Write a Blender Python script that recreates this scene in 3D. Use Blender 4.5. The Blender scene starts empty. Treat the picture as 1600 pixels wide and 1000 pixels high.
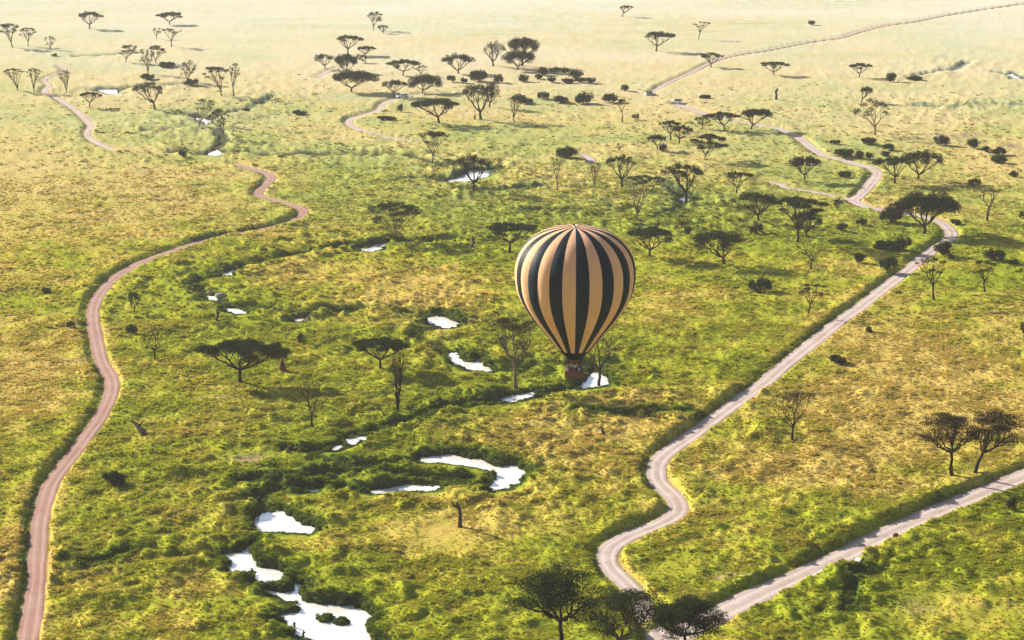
import bpy, bmesh, math, random
import numpy as np
from mathutils import Vector

sc = bpy.context.scene
col = sc.collection
R = math.radians

# ------------------------------------------------------------------ camera
CAM_H, FOC, PITCH = 135.0, 2800.0, math.atan(840.0 / 2800.0)
cam = bpy.data.cameras.new('camera')
cam_o = bpy.data.objects.new('camera', cam)
col.objects.link(cam_o)
cam.sensor_width = 36.0
cam.lens = 36.0 * FOC / 1600.0
cam.clip_start = 0.5
cam.clip_end = 60000.0
cam_o.location = (0, 0, CAM_H)
cam_o.rotation_euler = (math.pi / 2 - PITCH, 0, 0)
sc.camera = cam_o

# ------------------------------------------------------------------ sky, sun, exposure
SUN_AZ, SUN_EL = -55.0, 24.0
world = bpy.data.worlds.new('World')
sc.world = world
world.use_nodes = True
wn = world.node_tree.nodes
sky = wn.new('ShaderNodeTexSky')
sky.sky_type = 'NISHITA'
sky.sun_disc = False
sky.sun_elevation = R(SUN_EL)
sky.sun_rotation = R(SUN_AZ)
sky.dust_density = 2.0
world.node_tree.links.new(sky.outputs[0], wn['Background'].inputs[0])
wn['Background'].inputs[1].default_value = 0.06
sun = bpy.data.lights.new('sun', 'SUN')
sun.energy = 5.0
sun.angle = R(0.55)
sun.color = (1.0, 0.90, 0.74)
sun_o = bpy.data.objects.new('sun', sun)
col.objects.link(sun_o)
sun_dir = Vector((math.sin(R(SUN_AZ)) * math.cos(R(SUN_EL)), math.cos(R(SUN_AZ)) * math.cos(R(SUN_EL)), math.sin(R(SUN_EL))))
sun_o.rotation_euler = sun_dir.to_track_quat('Z', 'Y').to_euler()
sun_o.location = (0, 0, 400)
sc.view_settings.view_transform = 'Standard'
sc.view_settings.look = 'None'
sc.view_settings.gamma = 1.0
sc.view_settings.use_curve_mapping = False
sc.view_settings.exposure = 1.45
sc.render.engine = 'CYCLES'
sc.cycles.use_denoising = True
sc.cycles.max_bounces = 5
sc.cycles.diffuse_bounces = 2
sc.cycles.glossy_bounces = 2
sc.cycles.transmission_bounces = 3
sc.cycles.volume_bounces = 0
sc.cycles.sample_clamp_indirect = 6.0
HAZE_DENSITY = 0.000085

# ------------------------------------------------------------------ photo pixel -> place
CT, ST = math.cos(PITCH), math.sin(PITCH)
FWD, UPV = np.array([0, CT, -ST]), np.array([0, ST, CT])


def G(px, py, z=0.0):
    """point of the plain at height z seen at photo pixel (px, py)"""
    a, b = (px - 800.0) / FOC, (500.0 - py) / FOC
    d = np.array([a, CT + b * ST, -ST + b * CT])
    t = (z - CAM_H) / d[2]
    return np.array([d[0] * t, d[1] * t, z])


def depth_of(p):
    return p[1] * CT - (p[2] - CAM_H) * ST


def px_scale(p):
    return FOC / depth_of(p)


def height_at(p, py):
    """height z over ground point p that shows at photo row py"""
    k = (500.0 - py) / FOC
    # ((y*ST + (z-H)*CT)) = k*(y*CT - (z-H)*ST)
    y = p[1]
    return CAM_H + y * (k * CT - ST) / (CT + k * ST)


# ------------------------------------------------------------------ numpy noise
_rng = np.random.RandomState(11)
_TAB = _rng.rand(512, 512).astype(np.float32)


def vnoise(x, y, scale, seed=0):
    u, v = x / scale + seed * 37.17, y / scale + seed * 91.73
    iu, iv = np.floor(u).astype(np.int64), np.floor(v).astype(np.int64)
    fu, fv = (u - iu).astype(np.float32), (v - iv).astype(np.float32)
    fu, fv = fu * fu * (3 - 2 * fu), fv * fv * (3 - 2 * fv)
    i0, i1, j0, j1 = iu & 511, (iu + 1) & 511, iv & 511, (iv + 1) & 511
    a = _TAB[i0, j0] * (1 - fu) + _TAB[i1, j0] * fu
    b = _TAB[i0, j1] * (1 - fu) + _TAB[i1, j1] * fu
    return a * (1 - fv) + b * fv


def fbm(x, y, scale, seed=0, octv=3):
    s, amp, tot = 0.0, 1.0, 0.0
    for k in range(octv):
        s = s + amp * vnoise(x, y, scale / 2 ** k, seed + k * 5)
        tot += amp
        amp *= 0.5
    return s / tot


def smooth(a, b, x):
    t = np.clip((x - a) / (b - a), 0, 1)
    return t * t * (3 - 2 * t)


def catmull(pts, step):
    pts = np.array(pts, float)
    P = np.vstack([2 * pts[0] - pts[1], pts, 2 * pts[-1] - pts[-2]])
    out = []
    for i in range(1, len(P) - 2):
        p0, p1, p2, p3 = P[i - 1], P[i], P[i + 1], P[i + 2]
        n = max(2, int(np.linalg.norm(p2 - p1) / step))
        for t in np.arange(n) / n:
            out.append(0.5 * ((2 * p1) + (-p0 + p2) * t + (2 * p0 - 5 * p1 + 4 * p2 - p3) * t * t + (-p0 + 3 * p1 - 3 * p2 + p3) * t ** 3))
    out.append(pts[-1])
    return np.array(out)


# ------------------------------------------------------------------ layout of roads and river (photo pixels on the plain)
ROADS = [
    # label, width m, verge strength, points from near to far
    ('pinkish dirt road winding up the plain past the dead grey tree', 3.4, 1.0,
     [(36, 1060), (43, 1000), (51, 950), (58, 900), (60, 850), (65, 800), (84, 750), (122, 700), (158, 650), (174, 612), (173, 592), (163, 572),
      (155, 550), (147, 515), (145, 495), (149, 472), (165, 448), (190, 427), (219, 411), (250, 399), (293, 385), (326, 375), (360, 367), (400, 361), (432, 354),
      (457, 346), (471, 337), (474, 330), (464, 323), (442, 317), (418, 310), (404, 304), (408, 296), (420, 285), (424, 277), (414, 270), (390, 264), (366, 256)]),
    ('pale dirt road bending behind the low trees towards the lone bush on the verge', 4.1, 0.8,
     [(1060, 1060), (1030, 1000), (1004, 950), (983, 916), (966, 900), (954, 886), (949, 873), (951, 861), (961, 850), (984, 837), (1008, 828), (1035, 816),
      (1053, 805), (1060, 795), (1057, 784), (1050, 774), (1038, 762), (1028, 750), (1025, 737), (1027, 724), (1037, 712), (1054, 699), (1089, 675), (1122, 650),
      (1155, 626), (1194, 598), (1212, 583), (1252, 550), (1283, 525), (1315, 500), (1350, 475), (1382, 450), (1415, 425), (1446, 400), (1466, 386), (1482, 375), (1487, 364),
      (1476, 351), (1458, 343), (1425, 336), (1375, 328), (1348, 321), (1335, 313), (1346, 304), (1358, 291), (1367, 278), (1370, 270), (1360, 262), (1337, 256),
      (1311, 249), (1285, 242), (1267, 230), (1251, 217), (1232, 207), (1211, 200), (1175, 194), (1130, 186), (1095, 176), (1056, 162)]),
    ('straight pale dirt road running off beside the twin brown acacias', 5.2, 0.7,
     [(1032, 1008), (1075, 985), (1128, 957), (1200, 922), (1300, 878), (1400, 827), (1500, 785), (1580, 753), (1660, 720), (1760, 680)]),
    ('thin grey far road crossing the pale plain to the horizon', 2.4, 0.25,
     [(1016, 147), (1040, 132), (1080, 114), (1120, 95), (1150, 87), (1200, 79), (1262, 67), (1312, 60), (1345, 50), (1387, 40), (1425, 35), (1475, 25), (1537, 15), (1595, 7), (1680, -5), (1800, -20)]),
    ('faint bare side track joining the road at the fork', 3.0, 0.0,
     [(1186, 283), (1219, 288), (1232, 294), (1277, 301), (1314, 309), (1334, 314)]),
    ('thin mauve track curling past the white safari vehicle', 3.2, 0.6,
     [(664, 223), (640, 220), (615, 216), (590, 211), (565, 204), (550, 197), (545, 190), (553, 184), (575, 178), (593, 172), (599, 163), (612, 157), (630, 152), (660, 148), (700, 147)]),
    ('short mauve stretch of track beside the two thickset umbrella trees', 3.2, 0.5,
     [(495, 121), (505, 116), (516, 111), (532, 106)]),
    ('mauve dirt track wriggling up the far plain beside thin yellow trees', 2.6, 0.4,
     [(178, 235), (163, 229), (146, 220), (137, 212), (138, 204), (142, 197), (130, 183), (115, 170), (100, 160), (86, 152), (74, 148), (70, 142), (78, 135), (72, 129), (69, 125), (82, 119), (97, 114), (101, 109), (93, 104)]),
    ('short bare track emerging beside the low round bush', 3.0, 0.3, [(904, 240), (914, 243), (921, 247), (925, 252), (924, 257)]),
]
ROAD_PATHS = []
for lab, w, vg, pts in ROADS:
    ROAD_PATHS.append((lab, w, vg, catmull([G(x, y)[:2] for x, y in pts], 1.6)))

WATER_Z = -0.22
POOLS = [
    [(346, 866), (362, 863), (378, 861), (388, 853), (396, 853), (396, 868), (402, 883), (420, 889), (440, 896), (447, 905), (425, 907), (400, 906), (397, 895), (378, 892), (362, 889)],
    [(460, 904), (470, 912), (480, 917), (471, 926), (470, 937), (500, 946), (530, 946), (556, 946), (580, 962), (570, 975), (573, 990), (586, 1004), (600, 1030), (540, 1040), (505, 1012),
     (482, 999), (461, 988), (452, 976), (434, 963), (459, 957), (467, 957), (476, 947), (444, 937), (418, 925), (440, 926), (459, 923), (456, 912)],
    [(400, 818), (404, 808), (415, 801), (425, 803), (436, 800), (462, 811), (475, 821), (490, 819), (497, 826), (483, 834), (450, 832), (402, 831)],
    [(580, 766), (612, 761), (637, 756), (660, 759), (684, 760), (682, 765), (650, 766), (612, 770), (588, 770)],
    [(653, 716), (680, 713), (700, 710), (712, 711), (730, 715), (760, 723), (778, 729), (800, 727), (823, 740), (815, 749), (790, 763), (768, 766), (763, 758), (776, 746), (772, 737), (750, 731), (720, 726), (690, 722), (665, 722)],
    [(544, 687), (556, 682), (567, 679), (572, 684), (562, 690), (548, 694)],
    [(516, 699), (532, 695), (536, 698), (520, 703)],
    [(703, 554), (713, 552), (722, 561), (735, 567), (748, 560), (757, 571), (769, 579), (735, 577), (718, 570), (703, 566)],
    [(661, 497), (680, 492), (700, 497), (718, 505), (702, 513), (685, 509), (668, 503)],
    [(906, 606), (914, 590), (930, 582), (946, 590), (953, 600), (930, 604)],
    [(783, 623), (800, 617), (815, 615), (832, 613), (832, 619), (800, 628), (787, 628)],
    [(557, 391), (575, 386), (590, 381), (607, 381), (597, 389), (580, 393)],
    [(700, 283), (725, 273), (735, 266), (760, 267), (777, 265), (762, 275), (745, 280), (725, 284)],
    [(345, 429), (360, 422), (370, 423), (363, 431)], [(355, 483), (372, 483), (387, 488), (370, 491)], [(458, 500), (470, 497), (484, 498), (470, 502)],
    [(325, 241), (340, 235), (348, 239), (344, 244)], [(150, 140), (165, 140), (182, 140), (184, 147), (168, 146)], [(303, 185), (320, 186), (332, 190), (320, 196)],
    [(1058, 309), (1070, 306), (1077, 311), (1068, 315)], [(1575, 118), (1582, 114), (1586, 119), (1592, 122), (1584, 122)], [(324, 463), (340, 464), (337, 469), (328, 469)],
    [(393, 778), (400, 775), (404, 781), (396, 783)], [(466, 766), (480, 765), (502, 764), (496, 769), (472, 770)],
]
POOLS_W = [np.array([G(x, y, WATER_Z)[:2] for x, y in p]) for p in POOLS]
CHANNELS = [  # width m, depth m, px points
    (2.4, 0.9, [(432, 806), (405, 785), (430, 768), (480, 764), (560, 765), (640, 760), (700, 757), (765, 758)]),
    (2.4, 0.9, [(380, 752), (440, 752), (500, 746), (560, 744), (620, 744), (700, 748), (765, 745)]),
    (3.0, 1.0, [(655, 718), (600, 727), (540, 730), (500, 715), (455, 706)]),
    (3.2, 1.1, [(455, 706), (500, 704), (530, 697), (556, 686), (590, 672), (630, 662), (680, 645), (740, 632), (800, 622), (850, 614), (905, 603), (935, 594)]),
    (3.4, 1.1, [(935, 592), (915, 577), (870, 574), (820, 580), (770, 577), (735, 572), (708, 557), (680, 540), (650, 528), (660, 515), (705, 508), (660, 494), (600, 489), (550, 486), (500, 489), (440, 486), (400, 479), (370, 485)]),
    (3.4, 0.9, [(370, 485), (345, 472), (320, 462), (300, 447), (318, 436), (350, 427), (385, 416), (430, 404), (480, 396), (540, 388), (590, 385), (622, 379), (680, 377), (740, 374), (800, 372), (830, 378)]),
    (3.6, 0.9, [(635, 282), (670, 280), (705, 282), (740, 273), (780, 263)]),
    (3.4, 0.9, [(272, 238), (330, 240), (370, 240), (420, 242), (470, 242), (540, 242), (600, 243), (645, 246), (690, 262)]),
    (3.4, 0.9, [(330, 240), (350, 222), (335, 203), (300, 201), (260, 202), (228, 205)]), (3.0, 0.8, [(290, 178), (325, 188), (350, 180), (390, 170), (425, 152)]),
    (3.2, 0.8, [(118, 88), (150, 88), (185, 85), (225, 82)]), (3.2, 0.8, [(145, 140), (175, 144), (200, 138), (225, 134), (265, 133), (300, 130)]),
    (2.6, 0.7, [(800, 333), (850, 332), (905, 331), (960, 326)]), (2.0, 0.5, [(1035, 285), (1050, 298), (1068, 310), (1062, 328), (1020, 345)]),
    (3.0, 0.7, [(1420, 122), (1455, 114), (1492, 108), (1512, 97)]), (3.0, 0.7, [(1555, 113), (1580, 118), (1610, 125)]), (1.8, 0.45, [(1430, 165), (1490, 168), (1540, 163), (1610, 166)]),
    (2.2, 0.6, [(715, 300), (760, 302), (810, 298), (850, 294)]), (1.2, 0.35, [(900, 646), (980, 649), (1060, 648), (1100, 652)]),
    (1.5, 0.35, [(1330, 876), (1335, 900), (1330, 930), (1322, 960)]), (2.0, 0.5, [(1000, 360), (1090, 352)]), (1.3, 0.3, [(100, 883), (140, 882), (180, 875), (210, 868)]),
]
CHANNEL_PATHS = [(w, d, catmull([G(x, y)[:2] for x, y in p], 4.0)) for w, d, p in CHANNELS]


def to_w(L):
    out = []
    for cx, cy, rx, ry, a in L:
        p = G(cx, cy)
        s = px_scale(p)
        q = G(cx, cy - ry)
        out.append((p[0], p[1], rx / s, abs(q[1] - p[1]), a))
    return out


DRY = to_w([(110, 340, 260, 120, .55), (1430, 600, 230, 110, .7), (1080, 480, 140, 60, .6), (60, 580, 90, 110, .6), (1330, 730, 170, 50, .55), (950, 650, 140, 40, .5), (620, 450, 160, 40, .45),
            (1520, 965, 150, 50, .3), (690, 830, 130, 40, .2), (30, 850, 50, 120, .7), (800, 120, 900, 60, .5), (1540, 240, 150, 60, .5), (480, 430, 100, 30, .4), (560, 960, 200, 40, .0)])
LUSH = to_w([(1050, 312, 90, 40, .55), (470, 650, 200, 50, .6), (1550, 160, 90, 25, .5), (700, 630, 150, 40, .6), (230, 720, 160, 110, .6), (1390, 800, 170, 30, .7), (1480, 885, 110, 30, .6),
             (420, 585, 140, 25, .8), (880, 345, 160, 25, .5), (600, 350, 200, 50, .4), (1270, 370, 120, 25, .6), (1120, 206, 90, 10, .8), (1450, 290, 90, 15, .6), (480, 745, 120, 40, .6), (1300, 210, 120, 12, .5), (330, 160, 120, 40, .5)])
SHORT = to_w([(690, 835, 80, 28, 1.0), (1530, 975, 120, 30, .7), (1010, 900, 80, 14, .7), (400, 722, 34, 9, .8), (1460, 955, 70, 30, .8)])
SOIL = to_w([(393, 722, 26, 6, 1.0), (1582, 231, 14, 4, 1.0), (1500, 214, 45, 4, .7), (1120, 906, 16, 5, .8), (355, 625, 50, 5, .35), (960, 316, 40, 5, .5), (1430, 955, 30, 12, .5), (470, 500, 24, 4, .6),
             (730, 318, 40, 4, .4), (1140, 905, 40, 5, .5), (150, 540, 10, 40, .35)])
ISLANDS = to_w([(498, 964, 8, 4, .8), (512, 965, 13, 6, 1.0), (533, 970, 16, 7, 1.0), (427, 915, 24, 6, 1.0), (500, 934, 30, 7, 1.0), (480, 809, 16, 6, .9)])


def blobs(L, x, y):
    f = np.zeros_like(x)
    for cx, cy, rx, ry, a in L:
        f = np.maximum(f, a * np.exp(-(((x - cx) / rx) ** 2 + ((y - cy) / ry) ** 2)))
    return f


def poly_dist(path, x, y, pad):
    """distance, signed side (+ = left of path) to a polyline for points near it"""
    d = np.full(x.shape, 1e6)
    side = np.zeros(x.shape)
    for k in range(0, len(path) - 1, 24):
        ch = path[k:k + 25]
        m = np.nonzero((x > ch[:, 0].min() - pad) & (x < ch[:, 0].max() + pad) & (y > ch[:, 1].min() - pad) & (y < ch[:, 1].max() + pad))[0]
        if not len(m):
            continue
        xs, ys = x[m], y[m]
        for a, b in zip(ch[:-1], ch[1:]):
            e = b - a
            l2 = e @ e + 1e-9
            t = np.clip(((xs - a[0]) * e[0] + (ys - a[1]) * e[1]) / l2, 0, 1)
            dx, dy = xs - a[0] - t * e[0], ys - a[1] - t * e[1]
            dd = np.hypot(dx, dy)
            better = dd < d[m]
            mb = m[better]
            d[mb] = dd[better]
            side[mb] = np.sign(e[0] * dy - e[1] * dx)[better]
    return d, side


def pool_sdf(x, y):
    best = np.full(x.shape, 70.0)
    for P in POOLS_W:
        m = np.nonzero((x > P[:, 0].min() - 70) & (x < P[:, 0].max() + 70) & (y > P[:, 1].min() - 70) & (y < P[:, 1].max() + 70))[0]
        if not len(m):
            continue
        xs, ys = x[m], y[m]
        d = np.full(xs.shape, 1e6)
        ins = np.zeros(xs.shape, bool)
        for i in range(len(P)):
            a, b = P[i], P[(i + 1) % len(P)]
            e = b - a
            t = np.clip(((xs - a[0]) * e[0] + (ys - a[1]) * e[1]) / (e @ e + 1e-9), 0, 1)
            d = np.minimum(d, np.hypot(xs - a[0] - t * e[0], ys - a[1] - t * e[1]))
            c = ((a[1] > ys) != (b[1] > ys)) & (xs < (b[0] - a[0]) * (ys - a[1]) / (b[1] - a[1] + 1e-12) + a[0])
            ins ^= c
        d = np.where(ins, -d, d)
        best[m] = np.minimum(best[m], d)
    return best


def terrain(x, y):
    """height and ground-cover fields at plan points"""
    x, y = np.asarray(x, float), np.asarray(y, float)
    f = {}
    dist = np.hypot(x, y)
    inview = (dist > 120) & (dist < 1700)
    dry, lush, short, soil, isl = blobs(DRY, x, y), 0.68 * blobs(LUSH, x, y), blobs(SHORT, x, y), blobs(SOIL, x, y), blobs(ISLANDS, x, y)
    patch = fbm(x, y, 42, 3, 3)
    patch2 = fbm(x * 0.55, y, 13, 9, 3)
    wob = (fbm(x, y, 4.0, 21, 2) - 0.5)
    wob3 = (vnoise(x, y, 1.1, 26) - 0.5) * 1.0
    sd = pool_sdf(x, y) + wob * 1.7 + wob3
    sdn = pool_sdf(x, y + 1.5) + wob * 1.7 + wob3
    near_side = smooth(0.2, 1.2, sd - sdn)           # pool lies farther away: this is the near bank
    # channels
    ch = np.full(x.shape, 1e6)
    cut = np.zeros(x.shape)
    for w, dpt, path in CHANNEL_PATHS:
        d, s = poly_dist(path, x, y, 70)
        d = d + wob * 2.2
        ch = np.minimum(ch, d)
        cut = np.maximum(cut, dpt * (1 - smooth(w * 0.45, w * 1.0, d)) * 1.35 * smooth(0.2, 0.4, fbm(x, y, 16, 31, 2) + 0.1))
    wet = np.minimum(np.minimum(np.maximum(sd, 0), ch), 70)
    lush = np.clip(lush + 1.15 * np.exp(-(wet / 2.4) ** 2) + 0.35 * np.exp(-wet / 20.0), 0, 1.25)
    # grass-covered relief
    hill = (fbm(x, y, 120, 1, 2) - 0.5) * 0.9
    mound = fbm(x, y, 9.0, 5, 3)
    tus = fbm(x, y, 2.6, 7, 2)
    amp = 0.75 + 1.5 * np.exp(-wet / 22.0)
    hum = np.clip((fbm(x, y, 5.5, 71, 2) - 0.47) * 4.5, 0, 1) ** 0.7 * (0.14 + 0.6 * np.exp(-wet / 20.0) + 0.1 * lush) * (1 - 0.9 * short)
    h = 0.32 + hill * smooth(6, 40, wet) + amp * (1.4 * np.clip(mound - 0.42, 0, 1) + 1.1 * np.clip(tus - 0.42, 0, 1)) * (1 - 0.85 * short) * (0.25 + 0.75 * smooth(1.0, 7.0, np.where(near_side > 0.5, sd, sd + 3)))
    h = h + lush * 0.18 * tus + hum * smooth(0.5, 4.0, wet)
    h = 0.35 + (h - 0.35) * (1 - 0.75 * smooth(550, 1050, dist))
    h = h - cut * (1 - isl)
    # pools
    bank = smooth(-0.3, np.where(near_side > 0.5, 5.5 + np.clip(dist - 300, 0, 900) / 45.0, 1.3), sd)
    low = WATER_Z - 0.5 + 0.55 * smooth(-1.0, 0.4, sd)
    h = np.where(sd < 22.0, np.maximum(low, low * (1 - bank) + h * bank), h)
    h = np.maximum(h, np.where(isl > 0.45, WATER_Z + 1.2 * (isl - 0.4), -9))
    # roads
    rd = np.full(x.shape, 1e6)
    for lab, w, vg, path in ROAD_PATHS:
        d, s = poly_dist(path, x, y, 14)
        edge = d - w / 2 + (vnoise(x, y, 3.0, 44) - 0.5) * 0.4
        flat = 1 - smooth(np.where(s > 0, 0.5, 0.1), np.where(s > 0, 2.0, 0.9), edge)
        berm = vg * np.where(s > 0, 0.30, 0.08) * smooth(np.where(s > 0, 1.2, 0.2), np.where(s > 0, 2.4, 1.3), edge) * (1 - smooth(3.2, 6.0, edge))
        h = h * (1 - flat) + (-0.06) * flat
        h = h + berm * (0.75 + 0.5 * tus)
        lush = np.where((s > 0) & (edge < 5), np.maximum(lush, vg * (0.55 + 0.75 * patch2) * (1 - smooth(0.7, 2.0 + 1.6 * (patch2 - 0.5), edge))), lush)  # left verge: green grass, darkened to paint in the shade beside the road
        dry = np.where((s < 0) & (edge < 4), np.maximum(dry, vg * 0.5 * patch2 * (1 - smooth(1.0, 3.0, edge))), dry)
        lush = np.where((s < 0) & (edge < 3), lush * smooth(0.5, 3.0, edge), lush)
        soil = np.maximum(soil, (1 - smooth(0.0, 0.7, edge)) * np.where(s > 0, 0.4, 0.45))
        if vg <= 0.4:
            soil = np.maximum(soil, (1 - smooth(0.0, 2.5, edge)) * 0.45)
        rd = np.minimum(rd, edge)
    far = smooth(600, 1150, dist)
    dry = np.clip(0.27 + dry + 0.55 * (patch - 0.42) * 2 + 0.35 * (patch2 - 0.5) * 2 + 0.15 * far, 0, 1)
    lush = np.clip(lush + 0.3 * np.clip(patch2 - 0.56, 0, 1) * 3 * (1 - 0.8 * far), 0, 1.25)
    soil = np.clip(soil * (0.55 + 0.9 * tus), 0, 1)
    mud = np.clip(1 - smooth(0.2, 2.0, sd), 0, 1) * 0.85 + np.clip(cut - 0.5, 0, 1) * 0.9
    h = np.where(inview, h, 0.4 + hill * 0.5)
    return dict(h=h, dry=dry, lush=lush, soil=soil, mud=np.clip(mud, 0, 1), sd=sd, rd=rd, short=short, cut=cut, near=near_side, wet=wet, dist=dist, isl=isl)


# ------------------------------------------------------------------ mesh helpers
def tri_mesh(name, V, T, smooth_shade=False):
    V = np.ascontiguousarray(V, dtype=np.float32)
    T = np.ascontiguousarray(T, dtype=np.int32)
    me = bpy.data.meshes.new(name)
    n = T.shape[1]
    me.vertices.add(len(V))
    me.vertices.foreach_set('co', V.ravel())
    me.loops.add(T.size)
    me.loops.foreach_set('vertex_index', T.ravel())
    me.polygons.add(len(T))
    me.polygons.foreach_set('loop_start', np.arange(0, T.size, n, dtype=np.int32))
    me.polygons.foreach_set('loop_total', np.full(len(T), n, np.int32))
    if smooth_shade:
        me.polygons.foreach_set('use_smooth', np.ones(len(T), bool))
    me.update(calc_edges=True)
    return me


def link(name, me, mat=None, parent=None, loc=None):
    o = bpy.data.objects.new(name, me)
    col.objects.link(o)
    if mat is not None and me is not None and not me.materials:
        me.materials.append(mat)
    if parent is not None:
        o.parent = parent
    if loc is not None:
        o.location = loc
    return o


def tag(o, label, cat=None, group=None, kind=None):
    o['label'] = label
    if cat:
        o['category'] = cat
    if group:
        o['group'] = group
    if kind:
        o['kind'] = kind
    return o


# ------------------------------------------------------------------ materials
def new_mat(name):
    m = bpy.data.materials.new(name)
    m.use_nodes = True
    nt = m.node_tree
    b = nt.nodes['Principled BSDF']
    b.inputs['Roughness'].default_value = 0.9
    b.inputs['Specular IOR Level'].default_value = 0.15
    return m, nt, b


def N(nt, t, **kw):
    n = nt.nodes.new(t)
    for k, v in kw.items():
        setattr(n, k, v)
    return n


def mix(nt, fac, a, b, mode='MIX'):
    n = N(nt, 'ShaderNodeMix', data_type='RGBA', blend_type=mode)
    for s, v in ((n.inputs[0], fac), (n.inputs[6], a), (n.inputs[7], b)):
        if isinstance(v, bpy.types.NodeSocket):
            nt.links.new(v, s)
        elif isinstance(v, (int, float)):
            s.default_value = v
        else:
            s.default_value = (*v, 1)
    return n.outputs[2]


def math_n(nt, op, a, b=0.0, clamp=False):
    n = N(nt, 'ShaderNodeMath', operation=op, use_clamp=clamp)
    for s, v in ((n.inputs[0], a), (n.inputs[1], b)):
        if isinstance(v, bpy.types.NodeSocket):
            nt.links.new(v, s)
        else:
            s.default_value = v
    return n.outputs[0]


def ramp(nt, fac, lo, hi):
    n = N(nt, 'ShaderNodeMapRange', clamp=True)
    n.inputs[1].default_value, n.inputs[2].default_value = lo, hi
    nt.links.new(fac, n.inputs[0])
    return n.outputs[0]


def noise(nt, vec, scale, detail=3.0, rough=0.55):
    n = N(nt, 'ShaderNodeTexNoise')
    n.inputs['Scale'].default_value = scale
    n.inputs['Detail'].default_value = detail
    n.inputs['Roughness'].default_value = rough
    if vec is not None:
        nt.links.new(vec, n.inputs['Vector'])
    return n.outputs['Fac']


STRAW, OLIVE, GREEN, DEEP, RUST = (0.390, 0.295, 0.080), (0.325, 0.298, 0.030), (0.185, 0.225, 0.016), (0.036, 0.070, 0.012), (0.300, 0.165, 0.045)
HAZE_PALE = (0.485, 0.475, 0.405)  # dry far grass, bleached further so its colour carries the distance haze


def grass_colour(nt, atype):
    """one meadow palette, hazed with distance, for the turf and the tufts growing from it"""
    geo = N(nt, 'ShaderNodeNewGeometry')
    pos = geo.outputs['Position']

    def att(nm):
        return N(nt, 'ShaderNodeAttribute', attribute_name=nm, attribute_type=atype).outputs['Fac']
    dry, lush = att('dry'), att('lush')
    n1 = noise(nt, pos, 0.13, 4.0, 0.6)
    n2 = noise(nt, pos, 0.6, 3.0, 0.6)
    n3 = noise(nt, pos, 0.035, 3.0, 0.5)
    d = math_n(nt, 'ADD', dry, math_n(nt, 'MULTIPLY', math_n(nt, 'SUBTRACT', n1, 0.5), 1.15))
    d = math_n(nt, 'ADD', d, math_n(nt, 'MULTIPLY', math_n(nt, 'SUBTRACT', n2, 0.5), 0.5), True)
    c = mix(nt, d, GREEN, OLIVE)
    c = mix(nt, ramp(nt, d, 0.4, 0.95), c, STRAW)
    rust = math_n(nt, 'MULTIPLY', ramp(nt, n2, 0.54, 0.74), ramp(nt, d, 0.3, 0.8))
    c = mix(nt, math_n(nt, 'MULTIPLY', rust, 0.38), c, RUST)
    l = math_n(nt, 'ADD', lush, math_n(nt, 'MULTIPLY', math_n(nt, 'SUBTRACT', n2, 0.5), 0.9))
    l = math_n(nt, 'ADD', l, math_n(nt, 'MULTIPLY', math_n(nt, 'SUBTRACT', n3, 0.55), 0.6))
    c = mix(nt, math_n(nt, 'MULTIPLY', ramp(nt, l, 0.35, 0.8), 0.85), c, GREEN)
    c = mix(nt, math_n(nt, 'MULTIPLY', ramp(nt, l, 0.75, 1.12), 0.85), c, DEEP)
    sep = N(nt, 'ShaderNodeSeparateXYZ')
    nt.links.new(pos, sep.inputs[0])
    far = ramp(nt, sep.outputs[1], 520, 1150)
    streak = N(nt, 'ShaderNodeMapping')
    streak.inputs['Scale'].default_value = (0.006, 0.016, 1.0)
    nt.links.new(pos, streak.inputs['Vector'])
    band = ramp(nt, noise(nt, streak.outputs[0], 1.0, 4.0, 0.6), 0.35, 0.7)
    c = mix(nt, math_n(nt, 'MULTIPLY', far, math_n(nt, 'SUBTRACT', 0.97, math_n(nt, 'MULTIPLY', math_n(nt, 'MULTIPLY', band, ramp(nt, n1, 0.3, 0.6)), 0.6))), c, HAZE_PALE)
    return c, pos, att, n2


def make_ground_mat():
    m, nt, b = new_mat('meadow_turf')
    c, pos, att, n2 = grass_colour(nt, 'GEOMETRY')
    soil, mud = att('soil'), att('mud')
    c = mix(nt, soil, c, mix(nt, n2, (0.20, 0.13, 0.085), (0.31, 0.22, 0.17)))
    c = mix(nt, mud, c, (0.014, 0.015, 0.009))
    nt.links.new(c, b.inputs['Base Color'])
    b.inputs['Roughness'].default_value = 1.0
    b.inputs['Specular IOR Level'].default_value = 0.0
    bp = N(nt, 'ShaderNodeBump')
    bp.inputs['Strength'].default_value = 0.6
    bp.inputs['Distance'].default_value = 0.3
    nt.links.new(noise(nt, pos, 1.1, 4.0, 0.65), bp.inputs['Height'])
    nt.links.new(bp.outputs[0], b.inputs['Normal'])
    return m


def leaf_shader(nt, colour, trans, rough=0.7, glow=1.0):
    out = nt.nodes['Material Output']
    b = nt.nodes['Principled BSDF']
    b.inputs['Roughness'].default_value = rough
    t = N(nt, 'ShaderNodeBsdfTranslucent')
    ms = N(nt, 'ShaderNodeMixShader')
    ms.inputs[0].default_value = trans
    nt.links.new(colour, b.inputs['Base Color'])
    nt.links.new(mix(nt, 1.0, colour, (glow, glow, glow * 0.8), 'MULTIPLY'), t.inputs[0])
    nt.links.new(b.outputs[0], ms.inputs[1])
    nt.links.new(t.outputs[0], ms.inputs[2])
    nt.links.new(ms.outputs[0], out.inputs['Surface'])


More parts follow.
